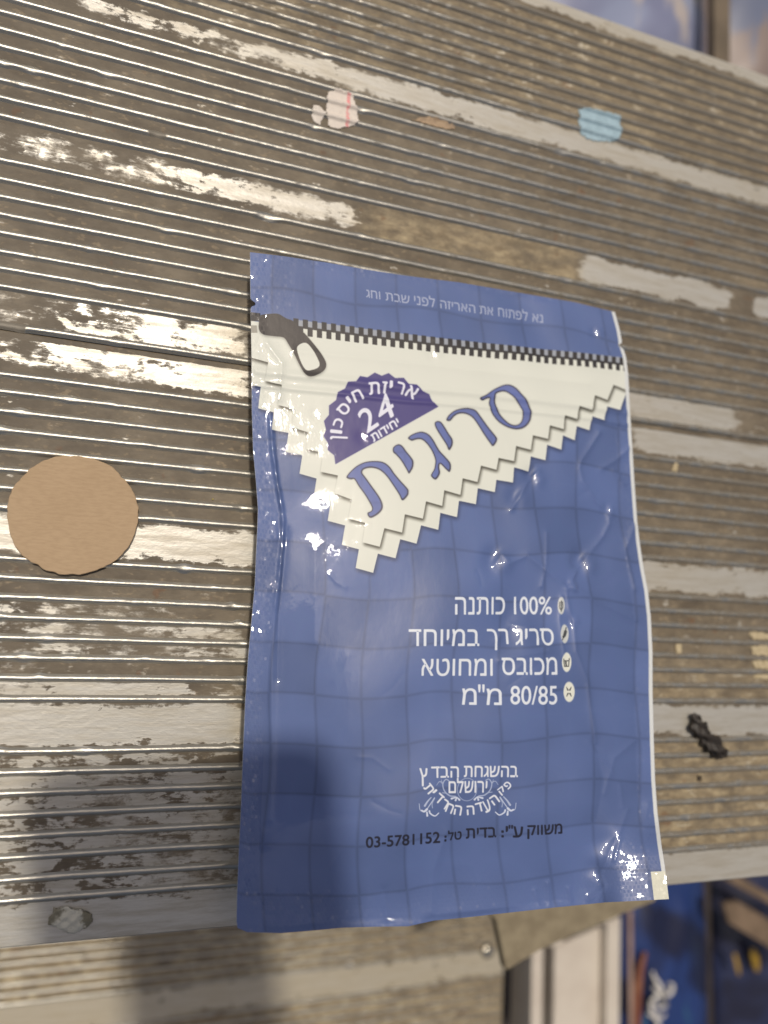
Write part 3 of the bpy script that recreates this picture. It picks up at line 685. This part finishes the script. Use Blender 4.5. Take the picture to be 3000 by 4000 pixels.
# the dent between the two wrinkles and the soft pillow undulation
wr += sst(1 - uu, .01, .1) * -.0018 * np.exp(-(((px_[..., 0] - 2300) / 110) ** 2 + ((px_[..., 1] - 2120) / 170) ** 2)) - .0016 * np.exp(-(((px_[..., 0] - 2030) / 130) ** 2 + ((px_[..., 1] - 2350) / 120) ** 2))
wr += .0007 * np.sin(uu * 15 + vv * 6) * np.sin(vv * 19 + 1.3) * sst(vv, .3, .5) * prof + .0004 * np.sin(uu * 33 - vv * 25) * sst(uu, .5, .8) * prof
lc = np.abs(uu - crease_u); wr += .0007 * np.exp(-(lc / .006) ** 2) * sst(vv, .2, .28) * (1 - sst(vv, .46, .56)) * (1 + .35 * np.sin(vv * 210) * np.sin(vv * 87))
wr += .0005 * np.exp(-((vv - .175) / .006) ** 2) + .0004 * np.exp(-((vv - .195) / .004) ** 2)   # zip track pressed through the film
DENT = 1
rimf = np.minimum(np.minimum(uu, 1 - uu), np.minimum(vv, 1 - vv)); wr *= sst(rimf, 0, .012)
zf0 = zf
Wf = P(px_[..., 0], px_[..., 1], zf0); Wf[..., 2] += wr
# small bulges added to place sun glints, each sloped to mirror the sun
def glint_bulge(cx, cy, Rr, k, pull=1.0):
    d2_ = ((px_ - [cx, cy]) ** 2).sum(-1); jc, ic = np.unravel_index(d2_.argmin(), d2_.shape); c = Wf[jc, ic].copy()
    ax_ = Wf[jc, min(ic + 3, NUu - 1)] - Wf[jc, ic - 3]; ay_ = Wf[min(jc + 3, NVv - 1), ic] - Wf[jc - 3, ic]
    g_ = np.linalg.solve(np.array([ax_[:2], ay_[:2]]), np.array([ax_[2], ay_[2]]))
    Vv = np.array([0, 0, H]) - c; Vv /= np.linalg.norm(Vv); h_ = Vv + SUN; tgt = -h_[:2] / h_[2]
    e_ = (tgt - g_) * pull; dx, dy = Wf[..., 0] - c[0], Wf[..., 1] - c[1]; r2 = dx * dx + dy * dy
    Wf[..., 2] += np.exp(-r2 / Rr ** 2) * (e_[0] * dx + e_[1] * dy - k * r2 / 2)
for q_ in ((1243, 1985, .0075, 16), (1226, 2108, .0045, 22), (1427, 1703, .0022, 50), (1092, 1458, .0022, 50), (1245, 1615, .0018, 50), (1950, 2195, .004, 60), (2025, 2452, .0052, 22), (2290, 2200, .004, 30), (2090, 1868, .003, 50), (2025, 1945, .003, 50),
           (2400, 3260, .0035, 40), (2350, 3330, .004, 40), (2230, 2292, .002, 60), (2239, 2425, .002, 60), (2330, 1300, .002, 60), (2430, 3330, .003, 40), (1700, 1385, .002, 60), (2378, 1995, .0022, 60), (2325, 3418, .003, 40), (1095, 2085, .0022, 50)):
    glint_bulge(*q_)
# tear notches on both sides
for j, s_, vn in ((0, 1, .0752), (-1, -1, .0590)):
    for k in range(5):
        col = k if j == 0 else -1 - k
        a = np.exp(-((vv[:, 0] - vn) / .0036) ** 2) * (1 - k / 5)
        Wf[:, col, 0] += s_ * .0021 * a
pouch = empty('printed_pouch', tuple(P(1700, 2300, 0)), 'blue and cream glossy plastic pouch with a zigzag flap print and Hebrew lettering', 'pouch')
front = mesh_obj('front_film', Wf.reshape(-1, 3), grid_faces(NVv, NUu), MAT_FILM, pouch)
me = front.data; uvl = me.uv_layers.new(name='print')
li = np.empty(len(me.loops), int); me.loops.foreach_get('vertex_index', li)
uvs = np.stack([uu.ravel()[li], 1 - vv.ravel()[li]], -1).astype(np.float32); uvl.data.foreach_set('uv', uvs.ravel())
se = np.maximum(np.maximum(1 - sst(uu, crease_u * .85, crease_u), sst(uu, .935, .95)), np.maximum(sst(vv, .925, .945), 1 - sst(vv, .0, .02)))
se = np.maximum(se, sst(uu + .4 * (vv - .95), .86, .885) * sst(vv + .3 * (uu - .95), .87, .90))
se = np.maximum(se, .35 * (1 - sst(vv, .07, .1)) * (1 - sst(uu, .1, .14)))
me.attributes.new('seal', 'FLOAT', 'POINT').data.foreach_set('value', se.ravel().astype(np.float32))
# back film hangs below the same rim and rests on the ribs
nb_u, nb_v = 80, 420
ub, vb = np.meshgrid(np.linspace(0, 1, nb_u), np.linspace(0, 1, nb_v)); pb = coons(ub, vb)
zs = seam_z(ub, vb); rb = np.minimum(np.minimum(ub, 1 - ub) * 1.0, np.minimum(vb, 1 - vb) * 1.0)
Wb = P(pb[..., 0], pb[..., 1], zs); depth = (zs - .0013) * (1 - (1 - np.clip((rb - .03) / .2, 0, 1)) ** 2) * (.25 + .75 * sst(vb, 0, .3)) * (1 - .5 * sst(vb, .85, 1))
Wb[..., 2] = np.maximum(zs - .00035 - depth, .0012)
for j, s_, vn in ((0, 1, .0752), (-1, -1, .0590)):
    for k in range(2):
        Wb[:, k if j == 0 else -1 - k, 0] += s_ * (.0023 - k * .0018) * np.exp(-((vb[:, 0] - vn) / .0036) ** 2)
back = mesh_obj('back_film', Wb.reshape(-1, 3), grid_faces(nb_v, nb_u)[:, ::-1], MAT_BACK, pouch)

# ------------------------------------------------------------------ small things on the plate
m = MB('kraft_board'); co = m.coord('Object')
fib = m.noise(m.coord('Object', (.25, 1, 1)), 1400, 3, .6); big_ = m.noise(co, 70, 4, .55)
colr = m.mix(big_, lin((172, 146, 114)), lin((186, 160, 128))); colr = m.mix(m.math('MULTIPLY', m.step(fib, .35, .7), .35), colr, lin((156, 130, 100)))
MAT_KRAFT = m.set(Base__Color=colr, Roughness=.85, Normal=m.bump(fib, .0001, .6))
def simple(name, a, b, scale, rough=.7, bump=.0001, **kw):
    m = MB(name); n = m.noise(m.coord('Object'), scale, 5, .6)
    return m.set(Base__Color=m.mix(m.step(n, .35, .65), lin(a), lin(b)), Roughness=rough, Normal=m.bump(n, bump, .6), **kw)

cx_, cy_ = P(290, 2012, .001)[:2]; rad = .5 * (np.linalg.norm(P(35, 2010, .002) - P(548, 2010, .002)))
rg = np.random.default_rng(3); ths = np.linspace(0, 2 * math.pi, 288, endpoint=False)
rr = rad * (1 + .004 * np.sin(ths * 3 + 1) + .006 * np.sin(ths * 7)) + np.convolve(rg.normal(0, .0002, 288), [.3, .4, .3], 'same')
rr = np.convolve(np.r_[rr[-2:], rr, rr[:2]], [.1, .2, .4, .2, .1], 'valid')
for c0, w0, d0 in ((1.75, .05, .0008), (1.95, .04, -.0004), (4.2, .06, .0006), (4.5, .05, .0005), (4.75, .08, .0007), (.8, .05, .0005)): rr -= .45 * d0 * np.exp(-((ths - c0) / w0) ** 2)
tilt = -math.radians(8)
pts = [(cx_ + r * math.cos(t), cy_ + r * .985 * math.sin(t)) for r, t in zip(rr, ths)]
disc = slab('cardboard_disc', pts, .00095, .0011, MAT_KRAFT, bev=.0002)
tag(disc, 'round brown cardboard disc with a slightly torn rim lying on the ribs', 'cardboard disc')

def ragged(pts_px, z=0.0, amp=.00025, step=.0007, seed=0):
    a = W2(pts_px, z); rg = np.random.default_rng(seed); out = []
    for i in range(len(a)):
        p, q = a[i], a[(i + 1) % len(a)]; n = max(1, int(np.linalg.norm(q - p) / step))
        for k in range(n): out.append(p + (q - p) * k / n + rg.normal(0, amp, 2))
    return out
RIBY = YW
def draped(name, pts_px, mat, label, cat, th=.00025, parent=None, press=1.0, seed=1, group=None, dome=0.0):
    """thin scrap pressed down over the ribs: follows their height, with a thickness of its own"""
    import bmesh
    o = ragged(pts_px, .0004, seed=seed); a = np.array(o)
    lo, hi = a.min(0), a.max(0); st = .00035
    nx, ny = int((hi[0] - lo[0]) / st) + 2, int((hi[1] - lo[1]) / st) + 2
    gx_, gy_ = np.meshgrid(lo[0] + np.arange(nx) * st, lo[1] + np.arange(ny) * st)
    ins = np.zeros(gx_.shape, bool)
    for i in range(len(a)):
        (x1, y1), (x2, y2) = a[i], a[(i + 1) % len(a)]
        if y1 == y2: continue
        c = ((gy_ < y1) != (gy_ < y2)) & (gx_ < (x2 - x1) * (gy_ - y1) / (y2 - y1) + x1); ins ^= c
    d = np.min(np.abs(gy_[..., None] - np.array(RIBY)), -1)
    z = .0010 * np.exp(-(d / .00095) ** 4) * press + .00012 + .00008 * np.sin(gx_ * 1900 + gy_ * 900)
    if dome: 
        c = a.mean(0); r = np.hypot((gx_ - c[0]) / (hi[0] - lo[0]), (gy_ - c[1]) / (hi[1] - lo[1])) * 2
        z = z + dome * np.clip(1 - r, 0, 1) ** .6 * (1 + .4 * np.sin(gx_ * 1500) * np.sin(gy_ * 1800 + 1))
    idx = -np.ones(gx_.shape, int); V = []; Fc = []
    for j in range(ny - 1):
        for i in range(nx - 1):
            if ins[j, i] and ins[j + 1, i + 1]:
                q = []
                for (jj, ii) in ((j, i), (j, i + 1), (j + 1, i + 1), (j + 1, i)):
                    if idx[jj, ii] < 0: idx[jj, ii] = len(V); V.append((gx_[jj, ii], gy_[jj, ii], z[jj, ii] + th))
                    q.append(idx[jj, ii])
                Fc.append(q)
    n = len(V); V2 = [(x, y, zz_ - th) for x, y, zz_ in V]
    from collections import Counter
    ec = Counter()
    for q in Fc:
        for k in range(4): ec[(q[k], q[(k + 1) % 4])] += 1
    side = [(e[1], e[0], e[0] + n, e[1] + n) for e in ec if (e[1], e[0]) not in ec]
    allf = Fc + [[k + n for k in q][::-1] for q in Fc] + [list(s) for s in side]
    ob = mesh_obj(name, V + V2, allf, mat, parent)
    return tag(ob, label, cat, group) if parent is None else ob

PAPER = simple('torn_white_paper', (206, 196, 184), (222, 212, 200), 400)
m = MB('torn_paper_pink'); sx = m.n('ShaderNodeSeparateXYZ'); m.L.new(m.coord('Object'), sx.inputs[0])
px0 = float(P(1360, 400)[0]); d_ = m.math('ABSOLUTE', m.math('SUBTRACT', sx.outputs[0], px0))
n_ = m.noise(m.coord('Object'), 900, 3, .5); k_ = m.math('MULTIPLY', m.math('SUBTRACT', 1.0, m.step(d_, .0003, .0009)), m.step(n_, .35, .55))
PINKP = m.set(Base__Color=m.mix(k_, m.mix(n_, lin((210, 198, 186)), lin((226, 216, 204))), lin((222, 140, 140))), Roughness=.75)
draped('paper_scrap', [(1284, 358), (1330, 350), (1385, 372), (1392, 412), (1400, 430), (1402, 470), (1380, 492), (1310, 502), (1283, 492), (1276, 440), (1272, 390)], PINKP,
       'torn white paper scrap with a pink stripe, stuck across ribs above the pouch', 'paper scrap', seed=5)
draped('paper_scrap', [(1225, 408), (1262, 420), (1275, 445), (1258, 470), (1248, 492), (1220, 470), (1215, 430)], PAPER,
       'small plain white paper shred just left of the pink-striped scrap', 'paper scrap', seed=6)
BLUEP = simple('faded_blue_label', (148, 172, 182), (162, 186, 196), 260, .6)
draped('blue_label', [(2262, 424), (2300, 425), (2370, 440), (2420, 452), (2428, 500), (2426, 530), (2400, 555), (2350, 552), (2295, 545), (2266, 520), (2260, 470)], BLUEP,
       'faded light blue sticker stuck over the far worn band', 'sticker', seed=7)
PINKF = simple('faded_pink_paper', (150, 128, 104), (174, 150, 122), 500, .8)
draped('paper_scrap', [(1655, 455), (1700, 462), (1760, 480), (1785, 500), (1740, 508), (1690, 498), (1600, 470)], PINKF,
       'faint pinkish paper residue below the far bright band', 'paper scrap', seed=8)
CREAMP = simple('yellowed_paper', (172, 156, 122), (190, 174, 142), 700, .8)
for k, q in enumerate([[(2926, 2468), (2960, 2466), (3010, 2474), (3010, 2500), (2950, 2500), (2932, 2486)], [(2930, 2522), (2990, 2520), (3020, 2526), (3020, 2562), (2940, 2560)],
                       [(2936, 2580), (3020, 2576), (3020, 2616), (2950, 2614)], [(2940, 2634), (3020, 2632), (3020, 2656), (2946, 2652)]]):
    draped('label_residue', q, CREAMP, ['uppermost cream label remnant with a pink corner at the right edge', 'second cream label remnant down at the right edge', 'third cream label remnant down at the right edge', 'lowest thin cream label remnant at the right edge'][k],
           'label residue', seed=20 + k, group='cream label remnants between ribs', press=0.6)
draped('paper_crumb', [(2640, 2512), (2662, 2514), (2666, 2552), (2645, 2556), (2636, 2535)], CREAMP, 'small pale crumb in the groove just right of the pouch rim', 'crumb', seed=31, press=0, dome=.0006)
draped('dirt_spot', [(2722, 3030), (2740, 3028), (2746, 3045), (2730, 3054), (2720, 3044)], simple('dark_speck', (48, 40, 30), (66, 54, 40), 900), 'round dark speck on cream grime under the black twist', 'speck', seed=32, press=0, dome=.0006)
draped('yellow_fleck', [(824, 1946), (841, 1950), (832, 1962), (828, 1958)], simple('yellow_fleck', (176, 160, 50), (196, 180, 70), 900), 'tiny yellow fleck on the ribs between disc and pouch', 'fleck', seed=33, press=0, dome=.0004)
draped('paper_crumb', [(2640, 1800), (2655, 1806), (2640, 1845), (2622, 1840), (2630, 1815)], CREAMP, 'small tan crumb right of the zigzag print below the seam band', 'crumb', seed=36, press=0, dome=.0004)
draped('chewed_gum', [(205, 3548), (250, 3540), (290, 3552), (340, 3555), (368, 3570), (362, 3600), (335, 3630), (290, 3648), (250, 3640), (215, 3620), (188, 3615), (185, 3590), (200, 3570)],
       (lambda m: m.set(Base__Color=m.mix(m.step(m.noise(m.coord('Object', loc=(.003, 0, 0)), 190, 5, .6), .42, .56), lin((122, 116, 96)), lin((198, 194, 178))), Roughness=.55, Normal=m.bump(m.noise(m.coord('Object'), 500, 4, .6), .0005, .9)))(MB('old_gum')),
       'flattened grey-white gum blob with dark edge on the near plank lip', 'gum blob', seed=9, press=0, dome=.0011)

# black twisted scrap
def twist(name, path, mat, label, cat):
    rg = np.random.default_rng(12); a = np.array(path, float); n = 40
    t = np.linspace(0, 1, n); T0 = np.linspace(0, 1, len(a))
    c = np.stack([np.interp(t, T0, a[:, 0]), np.interp(t, T0, a[:, 1])], -1); w = np.interp(t, T0, a[:, 2])
    W = P(c[:, 0], c[:, 1], .002); k = 18; V = []
    for i in range(n):
        d = W[min(i + 1, n - 1)] - W[max(i - 1, 0)]; d /= np.linalg.norm(d); s = np.array([-d[1], d[0], 0])
        r = w[i] / 3000 * H
        for j in range(k):
            an = 2 * math.pi * j / k; f = 1 + .38 * math.sin(3 * an + i * .55) + .22 * math.sin(5 * an - i * .8) + rg.normal(0, .07)
            V.append(W[i] + s * math.cos(an) * r * f + np.array([0, 0, 1]) * (math.sin(an) * r * .62 * f + .0005))
    f = [tuple(q) for q in np.concatenate([np.array([[i * k + j, i * k + (j + 1) % k, (i + 1) * k + (j + 1) % k, (i + 1) * k + j] for j in range(k)]) for i in range(n - 1)])]
    f += [tuple(range(k))[::-1], tuple((n - 1) * k + j for j in range(k))]
    return tag(mesh_obj(name, V, f, mat), label, cat)
BLK = simple('charred_twist', (30, 26, 22), (58, 50, 42), 900, .5, .0006)
twist('black_twist', [(2700, 2790, 8), (2718, 2815, 26), (2722, 2840, 34), (2750, 2870, 30), (2775, 2900, 34), (2800, 2925, 36), (2825, 2945, 20), (2836, 2955, 5)], BLK,
      'crumpled black twist of dried scrap lying on the bright band right of the pouch', 'scrap')

# screw on the lower plank
scr_root = None
sw = P(1905, 3715, ZL + .001)
V = []; k = 24
for r, z in ((.0052, 0), (.0052, .0006), (.0046, .0018), (.0030, .0027), (.0012, .0030)):
    for j in range(k): V.append((sw[0] + r * math.cos(2 * math.pi * j / k), sw[1] + r * math.sin(2 * math.pi * j / k), ZL + .0002 + z))
f = [(a * k + j, a * k + (j + 1) % k, (a + 1) * k + (j + 1) % k, (a + 1) * k + j) for a in range(4) for j in range(k)] + [tuple(4 * k + j for j in range(k))]
m = MB('steel_screw'); STEEL = m.set(Base__Color=lin((190, 182, 165)), Metallic=.9, Roughness=.25)
so = mesh_obj('screw', V, f, STEEL, lower)

# ------------------------------------------------------------------ round the steps
def box(name, x0, x1, y0, y1, z0, z1, mat, parent=None, bev=.0006):
    return slab(name, [(x0, y0), (x1, y0), (x1, y1), (x0, y1)], z0, z1 - z0, mat, parent, bev)
def pslab(name, pts_px, ztop, th, mat, parent=None, bev=.0008):
    return slab(name, W2(pts_px, ztop), ztop - th, th, mat, parent, bev)
ZF = -0.62
DARK = simple('dark_ground', (44, 38, 36), (62, 54, 50), 30, .9, .001)
g = mesh_obj('ground', [(-3, -3, ZF), (4, -3, ZF), (4, 4, ZF), (-3, 4, ZF)], [(0, 1, 2, 3)], DARK, smooth=False); tag(g, kind='structure')
RISER = simple('dusty_grey_paint', (120, 112, 98), (138, 130, 114), 60, .6)
w1 = box('step_wall', X0 + .02, X1 - .02, Y_NEAR + .035, Y_NEAR + .05, ZF, -.0065, RISER); tag(w1, kind='structure')
w2 = box('step_wall', X0 + .02, X1 - .02, Y_FAR - .05, Y_FAR - .035, ZF, -.0065, RISER); tag(w2, kind='structure')
w3 = box('step_wall', -.28, XL1 - .02, lk[-1][0] + .0, lk[-1][0] + .02, ZF, ZL - .0065, RISER); tag(w3, kind='structure')

# tan board below the plank edge
BOARD = simple('weathered_board', (128, 116, 94), (146, 134, 110), 120, .8, .0003)
zb_ = -.10
bo = pslab('tan_board', [(1700, 3300), (2760, 3230), (2560, 3520), (2430, 3572), (2370, 3600), (2250, 3650), (2110, 3712), (1978, 3790), (1940, 3600)], zb_, .006, BOARD)
tag(bo, 'plain tan board with a slanting edge, under the plank right below the pouch', 'board')
# white channelled frame lying one level down
zw = -.27
WHITE = simple('white_plastic', (196, 184, 170), (206, 196, 182), 30, .45, .00005)
fr = empty('white_frame', tuple(P(2250, 3900, zw)), 'white channelled plastic frame lying below the tan board', 'frame')
def rail(x0, x1, y0l, y0r, z, name, th=.012):
    pslab(name, [(x0 - 8, 4300), (x1 - 8, 4300), (x1, y0r), (x0, y0l)], z, th, WHITE, fr, .001)
rail(2078, 2122, 3705, 3688, zw + .012, 'rail', .03); rail(2165, 2345, 3700, 3622, zw + .006, 'panel', .02)
rail(2372, 2424, 3604, 3580, zw + .014, 'rail', .03); rail(2122, 2372, 3700, 3600, zw - .012, 'channel', .01)
for a, b, y in ((2075, 2100, 3690), (2145, 2200, 3676), (2340, 2375, 3590)):
    pslab('clip', [(a, y + 22), (b, y + 8), (b, y - 12), (a, y)], zw + .02, .01, WHITE, fr, .001)
# packets
def film(name, a, b, c, seed=0.0, sc=16, hi=.62):
    m = MB(name); co = m.coord('Object', loc=(seed, 0, 0)); n = m.noise(co, sc, 3, .5, .4); n2 = m.noise(m.coord('Object', (1, .35, 1), (seed, 1, 0)), sc * 2.2, 3, .5)
    col = m.mix(m.step(n, .42, .56), lin(a), lin(b)); col = m.mix(m.step(n2, hi, hi + .08), col, lin(c))
    return m.set(Base__Color=col, Roughness=.3, Coat__Weight=.4, Coat__Roughness=.12, Normal=m.bump(n2, .002, .5))
BLUE1 = film('blue_packet_film', (30, 33, 58), (40, 58, 108), (50, 92, 116), 0.2)
BLUE2 = film('navy_packet_film', (34, 34, 52), (48, 54, 84), (96, 78, 84), 1.7)
BLUE3 = film('lilac_packet_film', (126, 129, 155), (146, 153, 178), (182, 172, 168), 4.1, 14, .5)
def packet(name, pts, z, th, mat, label):
    """soft pillow bag: outline on level z, bulging upwards"""
    a = np.array(pts, float); W = W2(pts, z); n = 40
    tl, tr, br, bl = W; V = []
    t = np.linspace(0, 1, n)
    for j, v in enumerate(t):
        for i, u in enumerate(t):
            p = (1 - u) * (1 - v) * tl + u * (1 - v) * tr + u * v * br + (1 - u) * v * bl
            b = (max(0, math.sin(math.pi * u)) * max(0, math.sin(math.pi * v))) ** .45
            V.append((p[0], p[1], z - th + th * b + .0018 * math.sin(u * 14 + v * 5) * math.sin(v * 9 + 2) * b))
    m_ = len(V); V += [(x, y, z - th - .001 - (.3 * th) * (z_ - z + th) / th) for x, y, z_ in V]
    gf = grid_faces(n, n)
    f = [tuple(q)[::-1] for q in gf] + [tuple(k + m_ for k in q) for q in gf]
    root = empty(name, (W.mean(0)[0], W.mean(0)[1], z - th), label, 'packet')
    mesh_obj('bag', V, [tuple(int(k) for k in q) for q in f], mat, root)
    return root
zp = -.30
pk = packet('blue_packet', [(2440, 3300), (2800, 3260), (2830, 4350), (2475, 4350)], zp, .02, BLUE1, 'glossy blue packet with white script lettering, right of the white frame')
# script lettering and printed streaks, flat print on the packet
def ribbon(name, pts_px, w, z, mat, parent):
    V = []; f = []
    a = np.array(pts_px, float); ext = np.vstack([2 * a[0] - a[1], a, 2 * a[-1] - a[-2]]); o = []
    for i in range(1, len(ext) - 2):
        for k in range(6):
            t = k / 6; p0, p1, p2, p3 = ext[i - 1:i + 3]
            o.append(.5 * ((2 * p1) + (-p0 + p2) * t + (2 * p0 - 5 * p1 + 4 * p2 - p3) * t * t + (-p0 + 3 * p1 - 3 * p2 + p3) * t ** 3))
    o.append(a[-1]); o = np.array(o); n = len(o)
    for i in range(n):
        d = o[min(i + 1, n - 1)] - o[max(i - 1, 0)]; d /= np.linalg.norm(d) + 1e-9; s_ = np.array([-d[1], d[0]]); ww = w * (.45 + .55 * math.sin(math.pi * min(1, (i + 1) / n)))
        for sg, dz in ((-1, -.0006), (-1, 0), (1, 0), (1, -.0006)):
            V.append(tuple(P(*(o[i] + sg * s_ * ww), z + dz)))
    for i in range(n - 1):
        for j in range(3): f.append((i * 4 + j, i * 4 + j + 1, i * 4 + 5 + j, i * 4 + 4 + j))
    return mesh_obj(name, V, f, mat, parent)
INKW = simple('white_ink', (214, 208, 200), (224, 220, 212), 90, .4, .00002)
zt = zp + .004
for q in ([(2548, 3795), (2560, 3825), (2578, 3850), (2590, 3875), (2605, 3935)], [(2612, 3840), (2628, 3852), (2618, 3882), (2590, 3885), (2560, 3862), (2548, 3858)],
          [(2545, 3905), (2570, 3935), (2600, 3930), (2596, 3905), (2570, 3890), (2545, 3915), (2548, 3950), (2580, 3975), (2600, 3960)], [(2530, 3960), (2560, 3975), (2572, 4010), (2550, 4060)]):
    ribbon('script_letter', q, 8, zt, INKW, pk)
RUST = simple('rust_print', (120, 70, 50), (140, 92, 66), 60, .5)
ribbon('rust_streak', [(2520, 3720), (2500, 3800), (2490, 3900), (2490, 4020), (2500, 4100)], 16, zt - .004, RUST, pk)
packet('navy_packet', [(2835, 3300), (3300, 3200), (3300, 4350), (2860, 4350)], zp - .02, .02, BLUE2, 'dark navy packet with yellow print at the bottom right corner')
pk2 = [o for o in C.objects if o.name == 'navy_packet'][0]
YEL = simple('yellow_print', (150, 118, 30), (168, 134, 44), 50, .5)
ribbon('yellow_print', [(2940, 3705), (2950, 3745), (2958, 3795)], 15, zp - .014, YEL, pk2); ribbon('yellow_print', [(2868, 3725), (2880, 3770), (2888, 3810)], 8, zp - .014, YEL, pk2)
PINKS = simple('pinkish_strip', (150, 124, 112), (168, 142, 128), 40, .5)
STRAP = simple('tan_strap_cloth', (104, 86, 68), (124, 104, 84), 60, .8)
b_ = pslab('tan_strap', [(2828, 3432), (2875, 3415), (3000, 3488), (3150, 3570), (3150, 3610), (3000, 3528)], zp + .03, .004, STRAP)
tag(b_, 'blurred narrow tan strap just under the plank lip at the right edge', 'strap')
b2_ = pslab('tan_strap', [(2826, 3532), (2881, 3520), (3000, 3590), (3150, 3690), (3150, 3800), (3000, 3698), (2848, 3606)], zp + .03, .004, STRAP)
tag(b2_, 'blurred wider tan strap above the yellow print at the right edge', 'strap')
s1_ = pslab('clear_strip', [(2455, 3560), (2470, 3556), (2478, 4300), (2462, 4300)], zp + .012, .002, PINKS); tag(s1_, 'thin pale upright strip between the white frame and the blue packet', 'strip')
# beyond the far edge, upper right
zq = -.12
packet('lilac_packet', [(1900, -500), (2835, -300), (2840, 420), (1950, 120)], zq, .02, BLUE3, 'crinkled lilac blue packet beyond the far plank, left of the brown post')
packet('grey_blue_packet', [(2815, -300), (3300, -200), (3300, 600), (2820, 460)], zq, .02, film('greyblue_film', (88, 94, 116), (110, 116, 136), (140, 124, 116), 7.7, 14, .5), 'grey blue packet in the top right corner, right of the brown post')
po = pslab('brown_post', [(2788, -400), (2852, -400), (2852, 300), (2790, 290)], zq + .012, .006, simple('brown_wood', (96, 84, 68), (112, 98, 80), 40, .7)); tag(po, 'dark brown upright post between the two packets beyond the far plank', 'post')

# the phone that takes the picture: its shadow falls over the lower left of the pouch
ph = MB('phone_body'); PH = ph.set(Base__Color=lin((40, 42, 48)), Roughness=.35)
def phone_pts(w0, w1, h0, h1, r, n=6):
    out = []
    for cx, cy, a0 in ((w1 - r, h1 - r, 0), (w0 + r, h1 - r, 90), (w0 + r, h0 + r, 180), (w1 - r, h0 + r, 270)):
        for k in range(n + 1):
            a = math.radians(a0 + 90 * k / n); out.append((cx + r * math.cos(a), cy + r * math.sin(a)))
    return out
pp = phone_pts(-.045, .050, -.028, .140, .012); n = len(pp)
def camw(x, y, z): return tuple(R @ np.array([x, y, z]) + np.array([0, 0, H]))
V = [camw(x, y, -.004) for x, y in pp] + [camw(x, y, -.013) for x, y in pp]
f = [tuple(range(n)), tuple(range(2 * n - 1, n - 1, -1))] + [(i, i + n, (i + 1) % n + n, (i + 1) % n) for i in range(n)]
po_ = None
_rt = math.radians(7)
V = [tuple(np.array([0, 0, H]) + R @ (lambda q: np.array([q[0] * math.cos(_rt) + q[1] * math.sin(_rt), -q[0] * math.sin(_rt) + q[1] * math.cos(_rt), q[2]]))(np.array(v) @ R - np.array([0, 0, H]) @ R)) for v in V]
po_ = mesh_obj('smartphone', V, f, PH, smooth=False); tag(po_, 'dark smartphone held over the plank, out of frame, casting the shadow on the pouch', 'phone')
